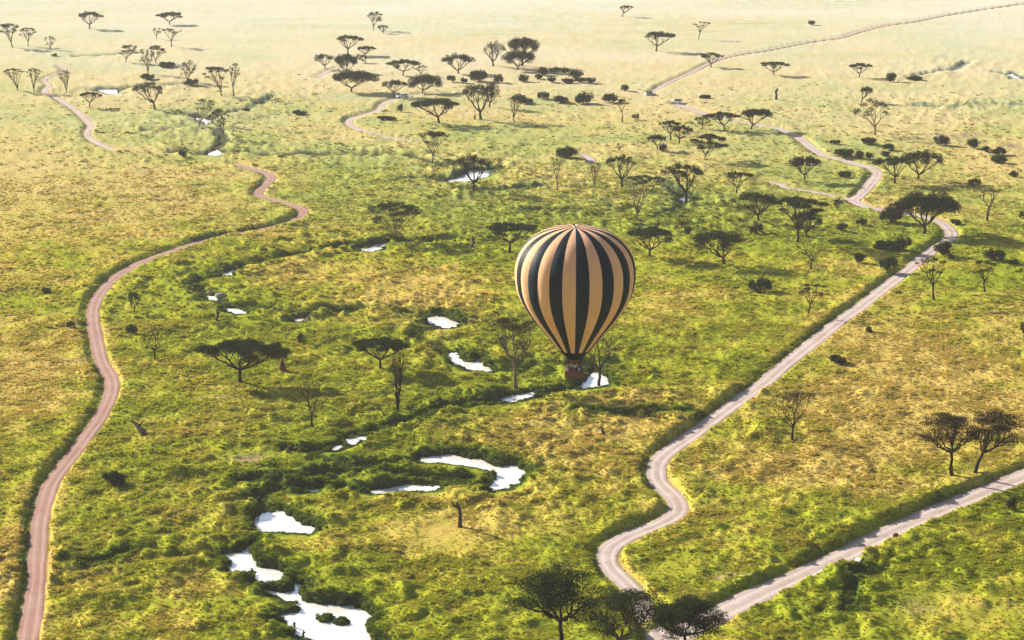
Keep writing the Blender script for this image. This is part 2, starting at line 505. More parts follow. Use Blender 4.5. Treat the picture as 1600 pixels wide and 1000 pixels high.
def make_tuft_mat():
    m, nt, b = new_mat('grass_blades')
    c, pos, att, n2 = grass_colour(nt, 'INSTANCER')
    rnd = N(nt, 'ShaderNodeObjectInfo').outputs['Random']
    c = mix(nt, math_n(nt, 'MULTIPLY', math_n(nt, 'MULTIPLY', ramp(nt, rnd, 0.72, 0.9), 0.32), ramp(nt, att('lush'), 0.7, 0.2)), c, (0.40, 0.25, 0.065))
    c = mix(nt, math_n(nt, 'MULTIPLY', ramp(nt, rnd, 0.3, 0.0), 0.45), c, (0.30, 0.27, 0.04))
    leaf_shader(nt, c, 0.5, 0.9, 1.65)
    b.inputs['Specular IOR Level'].default_value = 0.0
    return m


def make_leaf_mat(name, c0, c1, trans):
    m, nt, b = new_mat(name)
    geo = N(nt, 'ShaderNodeNewGeometry')
    n = noise(nt, geo.outputs['Position'], 0.7, 3.0)
    rnd = N(nt, 'ShaderNodeObjectInfo').outputs['Random']
    f = math_n(nt, 'ADD', math_n(nt, 'MULTIPLY', ramp(nt, n, 0.3, 0.7), 0.6), math_n(nt, 'MULTIPLY', rnd, 0.4), True)
    leaf_shader(nt, mix(nt, f, c0, c1), trans, 0.9)
    b.inputs['Specular IOR Level'].default_value = 0.0
    return m


def make_bark_mat(name, c0, c1):
    m, nt, b = new_mat(name)
    geo = N(nt, 'ShaderNodeNewGeometry')
    n = noise(nt, geo.outputs['Position'], 2.2, 4.0, 0.65)
    nt.links.new(mix(nt, ramp(nt, n, 0.3, 0.7), c0, c1), b.inputs['Base Color'])
    b.inputs['Specular IOR Level'].default_value = 0.03
    return m


def simple_mat(name, c, rough=0.6, spec=0.3, metallic=0.0, vary=0.15, scale=3.0):
    m, nt, b = new_mat(name)
    tc = N(nt, 'ShaderNodeTexCoord')
    n = noise(nt, tc.outputs['Object'], scale, 4.0)
    nt.links.new(mix(nt, ramp(nt, n, 0.3, 0.7), tuple(v * (1 - vary) for v in c), tuple(min(1, v * (1 + vary)) for v in c)), b.inputs['Base Color'])
    b.inputs['Roughness'].default_value = rough
    b.inputs['Specular IOR Level'].default_value = spec
    b.inputs['Metallic'].default_value = metallic
    return m


M = {}
M['ground'] = make_ground_mat()
M['tuft'] = make_tuft_mat()
M['leaf_dark'] = make_leaf_mat('umbrella_acacia_leaves', (0.010, 0.019, 0.006), (0.033, 0.050, 0.014), 0.28)
M['leaf_fever'] = make_leaf_mat('fever_tree_leaves', (0.018, 0.026, 0.008), (0.050, 0.055, 0.017), 0.30)
M['leaf_brown'] = make_leaf_mat('dry_acacia_leaves', (0.022, 0.015, 0.007), (0.055, 0.036, 0.014), 0.30)
M['leaf_bush'] = make_leaf_mat('bush_leaves', (0.010, 0.019, 0.006), (0.034, 0.052, 0.014), 0.26)
M['bark'] = make_bark_mat('dark_acacia_bark', (0.010, 0.008, 0.007), (0.034, 0.026, 0.020))
M['bark_fever'] = make_bark_mat('yellow_fever_bark', (0.085, 0.070, 0.035), (0.24, 0.20, 0.10))
M['bark_dead'] = make_bark_mat('weathered_dead_wood', (0.020, 0.015, 0.013), (0.075, 0.055, 0.045))
M['bark_red'] = make_bark_mat('reddish_earth', (0.10, 0.035, 0.016), (0.20, 0.08, 0.035))
M['rock'] = make_bark_mat('grey_rock', (0.16, 0.14, 0.13), (0.30, 0.27, 0.25))
M['rock_red'] = make_bark_mat('dark_red_rock', (0.06, 0.025, 0.02), (0.14, 0.06, 0.045))


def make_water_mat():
    m, nt, b = new_mat('sky_glare_water')
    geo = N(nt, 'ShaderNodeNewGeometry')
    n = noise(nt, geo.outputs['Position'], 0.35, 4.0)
    nt.links.new(mix(nt, n, (0.88, 0.86, 0.83), (0.93, 0.92, 0.90)), b.inputs['Base Color'])  # near-white base: the sky's glare is painted into the water colour
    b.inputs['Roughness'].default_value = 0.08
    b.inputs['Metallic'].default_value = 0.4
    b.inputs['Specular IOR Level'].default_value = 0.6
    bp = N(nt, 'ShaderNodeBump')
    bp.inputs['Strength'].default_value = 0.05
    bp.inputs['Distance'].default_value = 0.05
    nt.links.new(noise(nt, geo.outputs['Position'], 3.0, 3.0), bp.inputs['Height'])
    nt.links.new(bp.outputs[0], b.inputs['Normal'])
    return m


def make_road_mat(name, tone):
    m, nt, b = new_mat(name)
    geo = N(nt, 'ShaderNodeNewGeometry')
    pos = geo.outputs['Position']
    u = N(nt, 'ShaderNodeAttribute', attribute_name='across').outputs['Fac']
    n1, n2, n3 = noise(nt, pos, 0.25, 4.0), noise(nt, pos, 2.2, 4.0, 0.7), noise(nt, pos, 0.06, 2.0)
    c = mix(nt, ramp(nt, n1, 0.3, 0.7), (0.34, 0.265, 0.24), (0.47, 0.395, 0.365))
    rut = math_n(nt, 'ABSOLUTE', math_n(nt, 'SUBTRACT', math_n(nt, 'ABSOLUTE', u), 0.45))
    c = mix(nt, math_n(nt, 'MULTIPLY', math_n(nt, 'SUBTRACT', 1.0, ramp(nt, rut, 0.05, 0.25)), 0.75), c, (0.56, 0.48, 0.45))
    c = mix(nt, math_n(nt, 'MULTIPLY', ramp(nt, n2, 0.45, 0.72), 0.6), c, (0.24, 0.165, 0.145))
    c = mix(nt, math_n(nt, 'MULTIPLY', ramp(nt, n3, 0.5, 0.7), 0.35), c, (0.30, 0.19, 0.17))
    edge = math_n(nt, 'ADD', math_n(nt, 'ABSOLUTE', u), math_n(nt, 'MULTIPLY', math_n(nt, 'SUBTRACT', n2, 0.5), 0.9))
    c = mix(nt, math_n(nt, 'MULTIPLY', ramp(nt, edge, 0.85, 1.1), 0.7), c, (0.19, 0.13, 0.075))
    c = mix(nt, 1.0, c, tone, 'MULTIPLY')
    nt.links.new(c, b.inputs['Base Color'])
    b.inputs['Roughness'].default_value = 1.0
    b.inputs['Specular IOR Level'].default_value = 0.05
    bp = N(nt, 'ShaderNodeBump')
    bp.inputs['Strength'].default_value = 0.4
    bp.inputs['Distance'].default_value = 0.08
    nt.links.new(n2, bp.inputs['Height'])
    nt.links.new(bp.outputs[0], b.inputs['Normal'])
    return m


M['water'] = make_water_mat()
M['road'] = make_road_mat('pale_dirt_road', (0.92, 0.93, 0.94))
M['road_red'] = make_road_mat('mauve_dirt_road', (0.72, 0.555, 0.53))


# ------------------------------------------------------------------ ground sheet (rings round the viewpoint's foot, finer where the plain is seen)
def build_ground():
    step = 1.25 / (FOC * 0.64)
    fine = np.arange(-R(18.5), R(18.5), step)
    coarse = np.linspace(R(18.5), R(360 - 18.5), 90)
    ang = np.concatenate([fine, coarse[:-1] if abs(coarse[-1] - coarse[0]) > 6.28 else coarse])
    deps = np.arange(R(29.0), R(6.0), -step)
    rr = CAM_H / np.tan(deps)
    rad = np.concatenate([[2, 60, 130, 190, 225], rr[rr > 235], np.geomspace(rr[-1] * 1.02, 14000, 60)])
    A, D = np.meshgrid(ang, rad)
    X, Y = (np.sin(A) * D).ravel(), (np.cos(A) * D).ravel()
    T = terrain(X, Y)
    na, nr = len(ang), len(rad)
    idx = np.arange(na * nr).reshape(nr, na)
    nx = np.roll(idx, -1, axis=1)
    q = np.stack([idx[:-1], nx[:-1], nx[1:], idx[1:]], axis=-1).reshape(-1, 4)[:, ::-1]
    me = tri_mesh('ground', np.stack([X, Y, T['h']], 1), q, True)
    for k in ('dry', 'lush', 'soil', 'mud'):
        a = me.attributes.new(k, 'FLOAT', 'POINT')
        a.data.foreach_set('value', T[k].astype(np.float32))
    o = link('ground', me, M['ground'])
    tag(o, 'green and straw coloured savanna plain under the whole scene', None, None, 'structure')


build_ground()


def ground_z(x, y):
    return float(terrain(np.array([x]), np.array([y]))['h'][0])


# ------------------------------------------------------------------ water
def build_water():
    # one level sheet lying under the banks along the stream; the carved bed lets it show
    allp = np.vstack(POOLS_W)
    groups = {}
    ws = []
    for i, P in enumerate(POOLS_W):
        c = P.mean(0)
        bm = bmesh.new()
        vs = []
        ex = P - c
        L = np.linalg.norm(ex, axis=1, keepdims=True)
        Q = c + ex * (1 + 1.6 / np.maximum(L, 1.6))
        # convex outline is enough: it stays below the banks outside the pool
        hull = convex(Q)
        for p in hull:
            vs.append(bm.verts.new((p[0], p[1], WATER_Z)))
        bm.faces.new(vs)
        me = bpy.data.meshes.new('water')
        bm.normal_update()
        bm.to_mesh(me)
        bm.free()
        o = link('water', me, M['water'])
        tag(o, WATER_LABELS[i], None, None, 'structure')


def convex(P):
    P = sorted(map(tuple, P))

    def half(it):
        h = []
        for p in it:
            while len(h) > 1 and (h[-1][0] - h[-2][0]) * (p[1] - h[-2][1]) - (h[-1][1] - h[-2][1]) * (p[0] - h[-2][0]) <= 0:
                h.pop()
            h.append(p)
        return h[:-1]
    return half(P) + half(P[::-1])


WATER_LABELS = ['white pool bending down beside the grassy spit', 'largest white pool with the grassy islet in it', 'white pool with ragged top edge above the long bend', 'thin sliver of white water along the near bank of the loop',
                'curved white river loop hooking round the grass tongue', 'two small white glints in the dark gully', 'tiny glint below the dark gully', 'white pool hooked round a grassy knob beyond the slender tree',
                'small white pool on the stream left of the balloon', 'white pool just behind the balloon basket', 'narrow white strip of stream at the foot of the yellow tree', 'white pool by the vase shaped fever tree',
                'long white pool behind the lone umbrella tree', 'small white pool above the grey boulders', 'thin white strip of stream beyond the short stump', 'pale strip of water in the dry side channel',
                'small far pool beside the dark round bush', 'farthest pale pool in the upper stream', 'far pool at the foot of the leaning fever trees', 'tiny pool in the bright green marsh', 'small white pool at the frame edge among ruts',
                'thin water lapping at the grey boulders', 'dot of white water in the dark weeds', 'thin glints of water behind the grassy hummocks']
build_water()


# ------------------------------------------------------------------ roads
def build_roads():
    for lab, w, vg, path in ROAD_PATHS:
        t = np.gradient(path, axis=0)
        t /= np.linalg.norm(t, axis=1, keepdims=True)
        nrm = np.stack([-t[:, 1], t[:, 0]], 1)
        us = np.array([-1, -0.78, -0.6, -0.45, -0.28, 0, 0.28, 0.45, 0.6, 0.78, 1])
        prof = np.array([-0.05, 0.01, 0.0, -0.03, 0.0, 0.03, 0.0, -0.03, 0.0, 0.01, -0.05])
        n, k = len(path), len(us)
        arc = np.arange(n) * 1.6
        jl = 1 + 0.28 * (fbm(arc, arc * 0, 9.0, 61, 3) - 0.5) * 2
        jr = 1 + 0.28 * (fbm(arc, arc * 0, 9.0, 77, 3) - 0.5) * 2
        W = np.where(us[None, :] > 0, jl[:, None], jr[:, None]) * us[None, :] * w / 2
        X = path[:, 0:1] + nrm[:, 0:1] * W
        Y = path[:, 1:2] + nrm[:, 1:2] * W
        Z = 0.03 + 0.6 * smooth(750, 1050, np.hypot(X, Y)) + prof[None, :] + 0.02 * (vnoise(X, Y, 1.5, 8) - 0.5)
        idx = np.arange(n * k).reshape(n, k)
        q = np.stack([idx[:-1, :-1], idx[1:, :-1], idx[1:, 1:], idx[:-1, 1:]], -1).reshape(-1, 4)[:, ::-1]
        me = tri_mesh('dirt_road', np.stack([X, Y, Z], -1).reshape(-1, 3), q, True)
        a = me.attributes.new('across', 'FLOAT', 'POINT')
        a.data.foreach_set('value', np.tile(us, n).astype(np.float32))
        tag(link('dirt_road', me, M['road_red' if 'pinkish' in lab else 'road']), lab, None, None, 'structure')


build_roads()


# ------------------------------------------------------------------ grass tufts (uncountable)
def tuft_proto(seed, blades, spread, hgt, wid, dome):
    r = np.random.RandomState(seed)
    V, T = [], []
    for i in range(blades):
        a = r.rand() * 6.283
        b0 = np.array([math.cos(a), math.sin(a), 0]) * spread * 0.45 * math.sqrt(r.rand())
        a2 = a + r.normal() * 0.6
        L = hgt * (0.6 + 0.5 * r.rand())
        out = np.array([math.cos(a2), math.sin(a2), 0])
        sp = spread * (0.25 + 0.5 * r.rand())
        mid = b0 + out * sp * 0.4 + np.array([0, 0, L * 0.65])
        tip = b0 + out * sp + np.array([0, 0, L * (0.75 + 0.3 * r.rand())])
        sd = np.array([-out[1], out[0], 0]) * wid * (0.7 + 0.6 * r.rand())
        k = len(V)
        V += [b0 - sd * 0.5 - np.array([0, 0, .1]), b0 + sd * 0.5 - np.array([0, 0, .1]), mid + sd * 0.6, mid - sd * 0.6, tip]
        T += [(k, k + 1, k + 2), (k, k + 2, k + 3), (k + 3, k + 2, k + 4)]
    for i in range(dome):                      # rounded tussock body
        u = r.normal(size=3)
        u[2] = abs(u[2]) + 0.05
        u /= np.linalg.norm(u)
        c = u * np.array([spread * 0.45, spread * 0.45, hgt * 0.62])
        nn = u + r.normal(size=3) * 0.25
        nn /= np.linalg.norm(nn)
        a = np.cross(nn, r.normal(size=3))
        a /= np.linalg.norm(a)
        b = np.cross(nn, a)
        q = spread * (0.16 + 0.1 * r.rand())
        k = len(V)
        V += [c - a * q, c + b * q * 0.7, c + a * q, c - b * q * 0.7]
        T += [(k, k + 1, k + 2), (k, k + 2, k + 3)]
    me = tri_mesh('grass_tuft', np.array(V), np.array(T), False)
    me.materials.append(M['tuft'])
    return bpy.data.objects.new('grass_tuft', me)


def build_grass():
    r = np.random.RandomState(5)
    XS, YS, SC, = [], [], []
    for d0, d1, dens, s0 in ((236, 330, 5.0, 0.45), (330, 460, 3.2, 0.52), (460, 650, 1.3, 0.66), (650, 850, 0.42, 0.8), (850, 1250, 0.2, 0.9)):
        half = R(18.2)
        n = int((d1 ** 2 - d0 ** 2) * half * dens)
        d = np.sqrt(r.rand(n) * (d1 ** 2 - d0 ** 2) + d0 ** 2)
        a = (r.rand(n) * 2 - 1) * half
        XS.append(np.sin(a) * d)
        YS.append(np.cos(a) * d)
        SC.append(np.full(n, s0))
    x, y, s = np.concatenate(XS), np.concatenate(YS), np.concatenate(SC)
    T = terrain(x, y)
    clump = fbm(x, y, 5.0, 51, 3)
    keep = (T['sd'] > 0.1) | (T['isl'] > 0.5)
    keep &= T['rd'] > -0.15 + 0.3 * r.rand(len(x))
    keep &= r.rand(len(x)) > T['short'] * 0.93
    keep &= r.rand(len(x)) < 0.35 + 1.3 * smooth(0.3, 0.7, clump) + 0.5 * T['lush']
    keep &= r.rand(len(x)) > T['soil'] * 0.8
    keep &= r.rand(len(x)) > smooth(430, 900, T['dist'])
    keep &= ~((T['cut'] > 0.7) & (r.rand(len(x)) < 0.45))
    scl = s * (0.55 + 0.6 * r.rand(len(x))) * (0.8 + 0.55 * smooth(0.4, 0.75, clump)) * (1 + 0.35 * T['lush'])
    scl *= np.where((T['near'] > 0.5) & (T['sd'] < 4 + np.clip(T['dist'] - 300, 0, 900) / 60.0), 0.45, 1.0) * (1 - 0.4 * T['short'])
    scl *= 0.65 + 0.35 * smooth(0.2, 1.4, T['rd'])
    m = keep
    P = np.stack([x[m], y[m], T['h'][m] - 0.03], 1).astype(np.float32)
    n = len(P)
    me = bpy.data.meshes.new('grass')
    me.vertices.add(n)
    me.vertices.foreach_set('co', P.ravel())
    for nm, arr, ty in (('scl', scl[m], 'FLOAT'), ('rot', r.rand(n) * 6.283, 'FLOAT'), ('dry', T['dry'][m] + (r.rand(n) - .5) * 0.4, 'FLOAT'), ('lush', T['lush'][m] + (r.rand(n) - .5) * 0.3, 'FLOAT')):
        a = me.attributes.new(nm, ty, 'POINT')
        a.data.foreach_set('value', arr.astype(np.float32))
    a = me.attributes.new('pick', 'INT', 'POINT')
    a.data.foreach_set('value', r.randint(0, 4, n).astype(np.int32))
    o = link('grass', me)
    tag(o, 'tufted savanna grass covering the plain', None, None, 'stuff')
    protos = [tuft_proto(1, 10, 0.95, 0.55, 0.10, 22), tuft_proto(2, 8, 1.2, 0.50, 0.10, 30), tuft_proto(3, 14, 0.8, 0.75, 0.09, 12), tuft_proto(4, 8, 1.5, 0.55, 0.12, 36)]
    ng = bpy.data.node_groups.new('scatter_grass', 'GeometryNodeTree')
    ng.interface.new_socket('Geometry', in_out='INPUT', socket_type='NodeSocketGeometry')
    ng.interface.new_socket('Geometry', in_out='OUTPUT', socket_type='NodeSocketGeometry')
    gi, go = ng.nodes.new('NodeGroupInput'), ng.nodes.new('NodeGroupOutput')
    inst = ng.nodes.new('GeometryNodeInstanceOnPoints')
    join = ng.nodes.new('GeometryNodeJoinGeometry')
    for p in reversed(protos):
        oi = ng.nodes.new('GeometryNodeObjectInfo')
        oi.inputs['Object'].default_value = p
        oi.inputs['As Instance'].default_value = True
        ng.links.new(oi.outputs['Geometry'], join.inputs[0])

    def named(nm, ty):
        a = ng.nodes.new('GeometryNodeInputNamedAttribute')
        a.data_type = ty
        a.inputs['Name'].default_value = nm
        return a.outputs['Attribute']
    cx = ng.nodes.new('ShaderNodeCombineXYZ')
    ng.links.new(named('rot', 'FLOAT'), cx.inputs[2])
    ng.links.new(gi.outputs[0], inst.inputs['Points'])
    ng.links.new(join.outputs[0], inst.inputs['Instance'])
    inst.inputs['Pick Instance'].default_value = True
    ng.links.new(named('pick', 'INT'), inst.inputs['Instance Index'])
    ng.links.new(cx.outputs[0], inst.inputs['Rotation'])
    ng.links.new(named('scl', 'FLOAT'), inst.inputs['Scale'])
    ng.links.new(inst.outputs[0], go.inputs[0])
    o.modifiers.new('scatter', 'NODES').node_group = ng
    return n


N_TUFTS = build_grass()


# ------------------------------------------------------------------ tree building blocks
class Geo:
    def __init__(self):
        self.V, self.T, self.n = [], [], 0

    def add(self, V, T):
        self.V.append(np.asarray(V, float))
        self.T.append(np.asarray(T, int) + self.n)
        self.n += len(V)

    def tube(self, pts, rads, k=6):
        pts, rads = np.asarray(pts, float), np.asarray(rads, float)
        t = np.gradient(pts, axis=0)
        t /= np.linalg.norm(t, axis=1, keepdims=True) + 1e-9
        ref = np.where(np.abs(t[:, 2:3]) > 0.9, np.array([[1.0, 0, 0]]), np.array([[0, 0, 1.0]]))
        a = np.cross(t, ref)
        a /= np.linalg.norm(a, axis=1, keepdims=True) + 1e-9
        b = np.cross(t, a)
        ph = np.arange(k) / k * 2 * math.pi
        V = pts[:, None, :] + rads[:, None, None] * (a[:, None, :] * np.cos(ph)[None, :, None] + b[:, None, :] * np.sin(ph)[None, :, None])
        n = len(pts)
        idx = np.arange(n * k).reshape(n, k)
        nx = np.roll(idx, -1, 1)
        q1 = np.stack([idx[:-1], nx[:-1], nx[1:]], -1).reshape(-1, 3)
        q2 = np.stack([idx[:-1], nx[1:], idx[1:]], -1).reshape(-1, 3)
        self.add(V.reshape(-1, 3), np.vstack([q1, q2]))

    def leaves(self, C, size, r, flat=0.6):
        """small leaf-spray quads at centres C"""
        n = len(C)
        if n == 0:
            return
        nz = r.normal(size=(n, 3))
        nz[:, 2] = np.abs(nz[:, 2]) + flat * 1.5
        nz /= np.linalg.norm(nz, axis=1, keepdims=True)
        a = np.cross(nz, r.normal(size=(n, 3)))
        a /= np.linalg.norm(a, axis=1, keepdims=True) + 1e-9
        b = np.cross(nz, a)
        s = size * (0.55 + 0.9 * r.rand(n, 1))
        s2 = s * (0.45 + 0.4 * r.rand(n, 1))
        V = np.stack([C - a * s * .5, C + b * s2 * .5 + a * s * 0.1, C + a * s * .5, C - b * s2 * .5 - a * s * 0.1], 1).reshape(-1, 3)
        k = np.arange(n)[:, None] * 4
        self.add(V, np.vstack([k + np.array([[0, 1, 2]]), k + np.array([[0, 2, 3]])]))

    def mesh(self, name, smooth_shade=False):
        return tri_mesh(name, np.vstack(self.V), np.vstack(self.T), smooth_shade)


def bez(p0, p1, p2, n):
    t = np.linspace(0, 1, n)[:, None]
    return (1 - t) ** 2 * p0 + 2 * t * (1 - t) * p1 + t * t * p2


def wiggle(path, amp, r):
    n = len(path)
    w = r.normal(size=(n, 3)) * amp
    w[0] = w[-1] = 0
    return path + w


def acacia(tp, W, D, H, CB, lean, s_px, seed, dens=1.0):
    """trunk and crown of one tree: W, D crown width and depth, H top, CB underside of crown"""
    r = np.random.RandomState(seed)
    tr, cr = Geo(), Geo()
    rx, ry, th = W / 2, D / 2, max(H - CB, 0.12 * H)
    fever = tp in ('fever', 'vase', 'sparse')
    base_r = max(0.032 * H + 0.008 * W, 0.55 / s_px) * (0.72 if fever or tp == 'feather' else 1.0)
    lo = {'umb': 0.42, 'dense': 0.42, 'lay': 0.38, 'fever': 0.34, 'vase': 0.10, 'sparse': 0.45, 'feather': 0.72}[tp]
    fz = CB * lo * (0.85 + 0.3 * r.rand())
    top = np.array([lean * fz, r.normal() * 0.04 * H, fz])
    tp_path = wiggle(np.linspace([0, 0, -0.5], top, 5), 0.012 * H, r)
    tp_path[0] = (0, 0, -0.5)
    tr.tube(tp_path, base_r * np.array([1.35, 1.0, 0.86, 0.8, 0.76]), 7)
    # pads of foliage
    npad = {'umb': 20, 'dense': 24, 'lay': 22, 'fever': 26, 'vase': 30, 'sparse': 14, 'feather': 34}[tp]
    npad = int(npad * (0.6 + 0.55 * min(2.0, W * s_px / 70.0)))
    pads = []
    cx = lean * H
    for i in range(npad):
        f = (i + 0.5) / npad
        q = math.sqrt(f) * (0.98 if tp in ('umb', 'dense') else 0.95)
        a = i * 2.39996 + r.normal() * 0.25
        q *= 0.88 + 0.2 * r.rand()
        prof = 1 - 0.75 * q ** 2.2
        if tp in ('umb', 'dense'):
            z = CB + th * (0.22 + 0.62 * prof) + r.normal() * 0.05 * th
        elif tp == 'feather':
            zr = r.rand() ** 0.75
            q *= math.sqrt(max(0.08, 1 - 0.75 * zr * zr))
            z = CB + th * (0.04 + 0.92 * zr)
        elif tp == 'lay':
            z = CB + th * (0.12 + 0.76 * prof * (0.35 + 0.65 * r.rand() ** 0.6))
        else:
            drop = 0.12 * r.rand() if r.rand() < 0.68 else 0.25 + 0.5 * r.rand()
            z = CB + th * max(0.08, 0.40 + 0.52 * prof - drop)
        pr = {'umb': 0.175, 'dense': 0.20, 'lay': 0.17, 'fever': 0.19, 'vase': 0.17, 'sparse': 0.18, 'feather': 0.25}[tp] * rx * (0.8 + 0.5 * r.rand())
        pt = {'umb': 0.26, 'dense': 0.34, 'lay': 0.17, 'fever': 0.11, 'vase': 0.09, 'sparse': 0.11, 'feather': 0.065}[tp] * th * (0.7 + 0.5 * r.rand())
        pads.append((np.array([cx + q * rx * 0.86 * math.cos(a), q * ry * 0.86 * math.sin(a), z]), pr, max(pt, 0.12), a, q))
    # limbs: a few primaries, pads hang off the nearest one
    nprim = {'umb': 5, 'dense': 5, 'lay': 5, 'fever': 5, 'vase': 9, 'sparse': 4, 'feather': 7}[tp]
    prim = []
    a0 = r.rand() * 6.28
    for i in range(nprim):
        a = a0 + i * 6.283 / nprim + r.normal() * 0.25
        q = 0.5 + 0.25 * r.rand()
        end = np.array([cx + q * rx * math.cos(a), q * ry * math.sin(a), CB + th * (0.25 + 0.2 * r.rand())])
        dv = end - top
        ctl = top + np.array([dv[0] * (0.62 if not fever else 0.35), dv[1] * (0.62 if not fever else 0.35), dv[2] * (0.42 if not fever else 0.55)])
        pth = wiggle(bez(top, ctl, end, 8), 0.012 * H, r)
        r0 = base_r * (0.62 if tp != 'vase' else 0.45)
        rad = np.linspace(r0, max(r0 * 0.3, 0.16 / s_px), 8)
        tr.tube(pth, rad, 5)
        prim.append((a, pth, rad))
    for c, pr, pt, a, q in pads:
        best = min(prim, key=lambda p: np.linalg.norm(p[1][5] - c))
        k = 4 if q > 0.55 else 3
        if r.rand() < 0.3:
            k += 1
        st = best[1][k]
        ctl = st + (c - st) * np.array([0.55, 0.55, 0.35])
        n = 5
        r0 = best[2][k] * 0.6
        pth = wiggle(bez(st, ctl, c - np.array([0, 0, pt * 0.4]), n), 0.01 * H, r)
        tr.tube(pth, np.linspace(r0, max(0.02, 0.10 / s_px), n), 4)
        for j in range(3 if W * s_px > 60 else 1):
            b = r.rand() * 6.283
            e = c + np.array([math.cos(b) * pr * 0.8, math.sin(b) * pr * 0.8, r.normal() * pt * 0.2])
            tr.tube(np.stack([pth[3], (pth[3] + e) / 2 + np.array([0, 0, -0.05 * pr]), e]), [r0 * 0.5, r0 * 0.35, 0.015], 3)
    ls = float(np.clip(1.5 / s_px, 0.2, 0.55))
    cover = {'umb': 2.4, 'dense': 3.2, 'lay': 2.0, 'fever': 1.5, 'vase': 1.2, 'sparse': 1.4, 'feather': 1.15}[tp] * dens
    for c, pr, pt, a, q in pads:
        n = int(cover * math.pi * pr * pr / (ls * ls * 0.42)) + 4
        u = r.normal(size=(n, 3))
        u /= np.linalg.norm(u, axis=1, keepdims=True)
        u *= (r.rand(n, 1) ** 0.45)
        C = c + u * np.array([pr, pr * (0.7 + 0.3 * D / W), pt])
        # droop toward rim so that the pad is a shallow cap
        C[:, 2] -= 0.35 * pt * (u[:, 0] ** 2 + u[:, 1] ** 2)
        cr.leaves(C, ls, r, 0.7)
    return tr, cr


def dead_tree(H, W, seed, s_px, forks=5, up=0.55, depth=4):
    r = np.random.RandomState(seed)
    g = Geo()
    br = max(0.035 * H, 0.6 / s_px)

    def grow(p, d, L, rad, lev):
        n = 5
        bend = r.normal(size=3) * 0.35
        bend[2] = abs(bend[2]) * 0.5
        e = p + d * L
        pth = wiggle(bez(p, p + d * L * 0.5 + bend * L * 0.25, e, n), L * 0.02, r)
        tip = rad * (0.55 if lev < depth - 1 else 0.3)
        g.tube(pth, np.linspace(rad, max(tip, 0.2 / s_px), n), 6 if lev == 0 else 4)
        if lev >= depth:
            return
        k = forks if lev == 0 else 2 + (r.rand() < 0.5)
        a0 = r.rand() * 6.28
        for i in range(k):
            a = a0 + i * 6.283 / k + r.normal() * 0.3
            sp = (W / (2 * H)) * (1.5 if lev == 0 else 1.1) * (0.6 + 0.6 * r.rand())
            nd = np.array([math.cos(a) * sp + d[0] * 0.4, math.sin(a) * sp * 0.75 + d[1] * 0.4, up * (0.5 + 0.7 * r.rand())])
            nd /= np.linalg.norm(nd)
            st = pth[-1] if i < 2 or lev > 1 else pth[-2]
            grow(st, nd, L * (0.62 + 0.25 * r.rand()) * (1.0 if lev else 0.95), rad * (0.55 if lev else 0.5), lev + 1)
    grow(np.array([0, 0, -0.4]), np.array([r.normal() * 0.05, 0, 1.0]), H * 0.36 + 0.4, br, 0)
    V = np.vstack(g.V)
    hmax, wmax = V[:, 2].max(), np.abs(V[:, 0]).max()
    fz = H / hmax
    fx = min(1.6, max(0.5, (W / 2) / wmax))
    g.V = [v * np.array([fx, fx * 0.85, fz]) for v in g.V]
    return g


def bush_geo(W, H, s_px, seed, cover=2.6):
    r = np.random.RandomState(seed)
    g = Geo()
    for i in range(5):
        a = r.rand() * 6.28
        e = np.array([math.cos(a) * W * 0.3, math.sin(a) * W * 0.22, H * (0.5 + 0.35 * r.rand())])
        g.tube(wiggle(bez(np.array([0, 0, -0.2]), e * np.array([0.3, 0.3, 0.6]), e, 4), 0.02 * H, r), np.linspace(0.07, 0.025, 4) * max(1, W / 3), 4)
    ls = float(np.clip(1.7 / s_px, 0.2, 0.5))
    np_ = 13 + int(W * 1.5)
    for i in range(np_):
        a = r.rand() * 6.28
        q = math.sqrt(r.rand()) * 0.84
        pr = W * (0.09 + 0.13 * r.rand())
        z = H * (0.25 + 0.55 * r.rand() * (1 - 0.55 * q))
        c = np.array([math.cos(a) * q * W * 0.5, math.sin(a) * q * W * 0.38, z])
        pt = min(H * (0.2 + 0.12 * r.rand()), z)
        n = int(cover * math.pi * pr * pr / (ls * ls * 0.42)) + 5
        u = r.normal(size=(n, 3))
        u /= np.linalg.norm(u, axis=1, keepdims=True)
        u *= r.rand(n, 1) ** 0.4
        g.leaves(c + u * np.array([pr, pr * 0.85, pt]), ls, r, 0.3)
    return g


def place(xb, yb):
    p = G(xb, yb, 0.3)
    z = ground_z(p[0], p[1])
    p = G(xb, yb, z)
    p[2] = ground_z(p[0], p[1])
    return p


SEED = [100]
TREE_NAMES = {'umb': 'umbrella_acacia', 'dense': 'umbrella_acacia', 'lay': 'umbrella_acacia', 'fever': 'fever_tree', 'vase': 'fever_tree', 'sparse': 'acacia_tree', 'feather': 'fever_tree'}


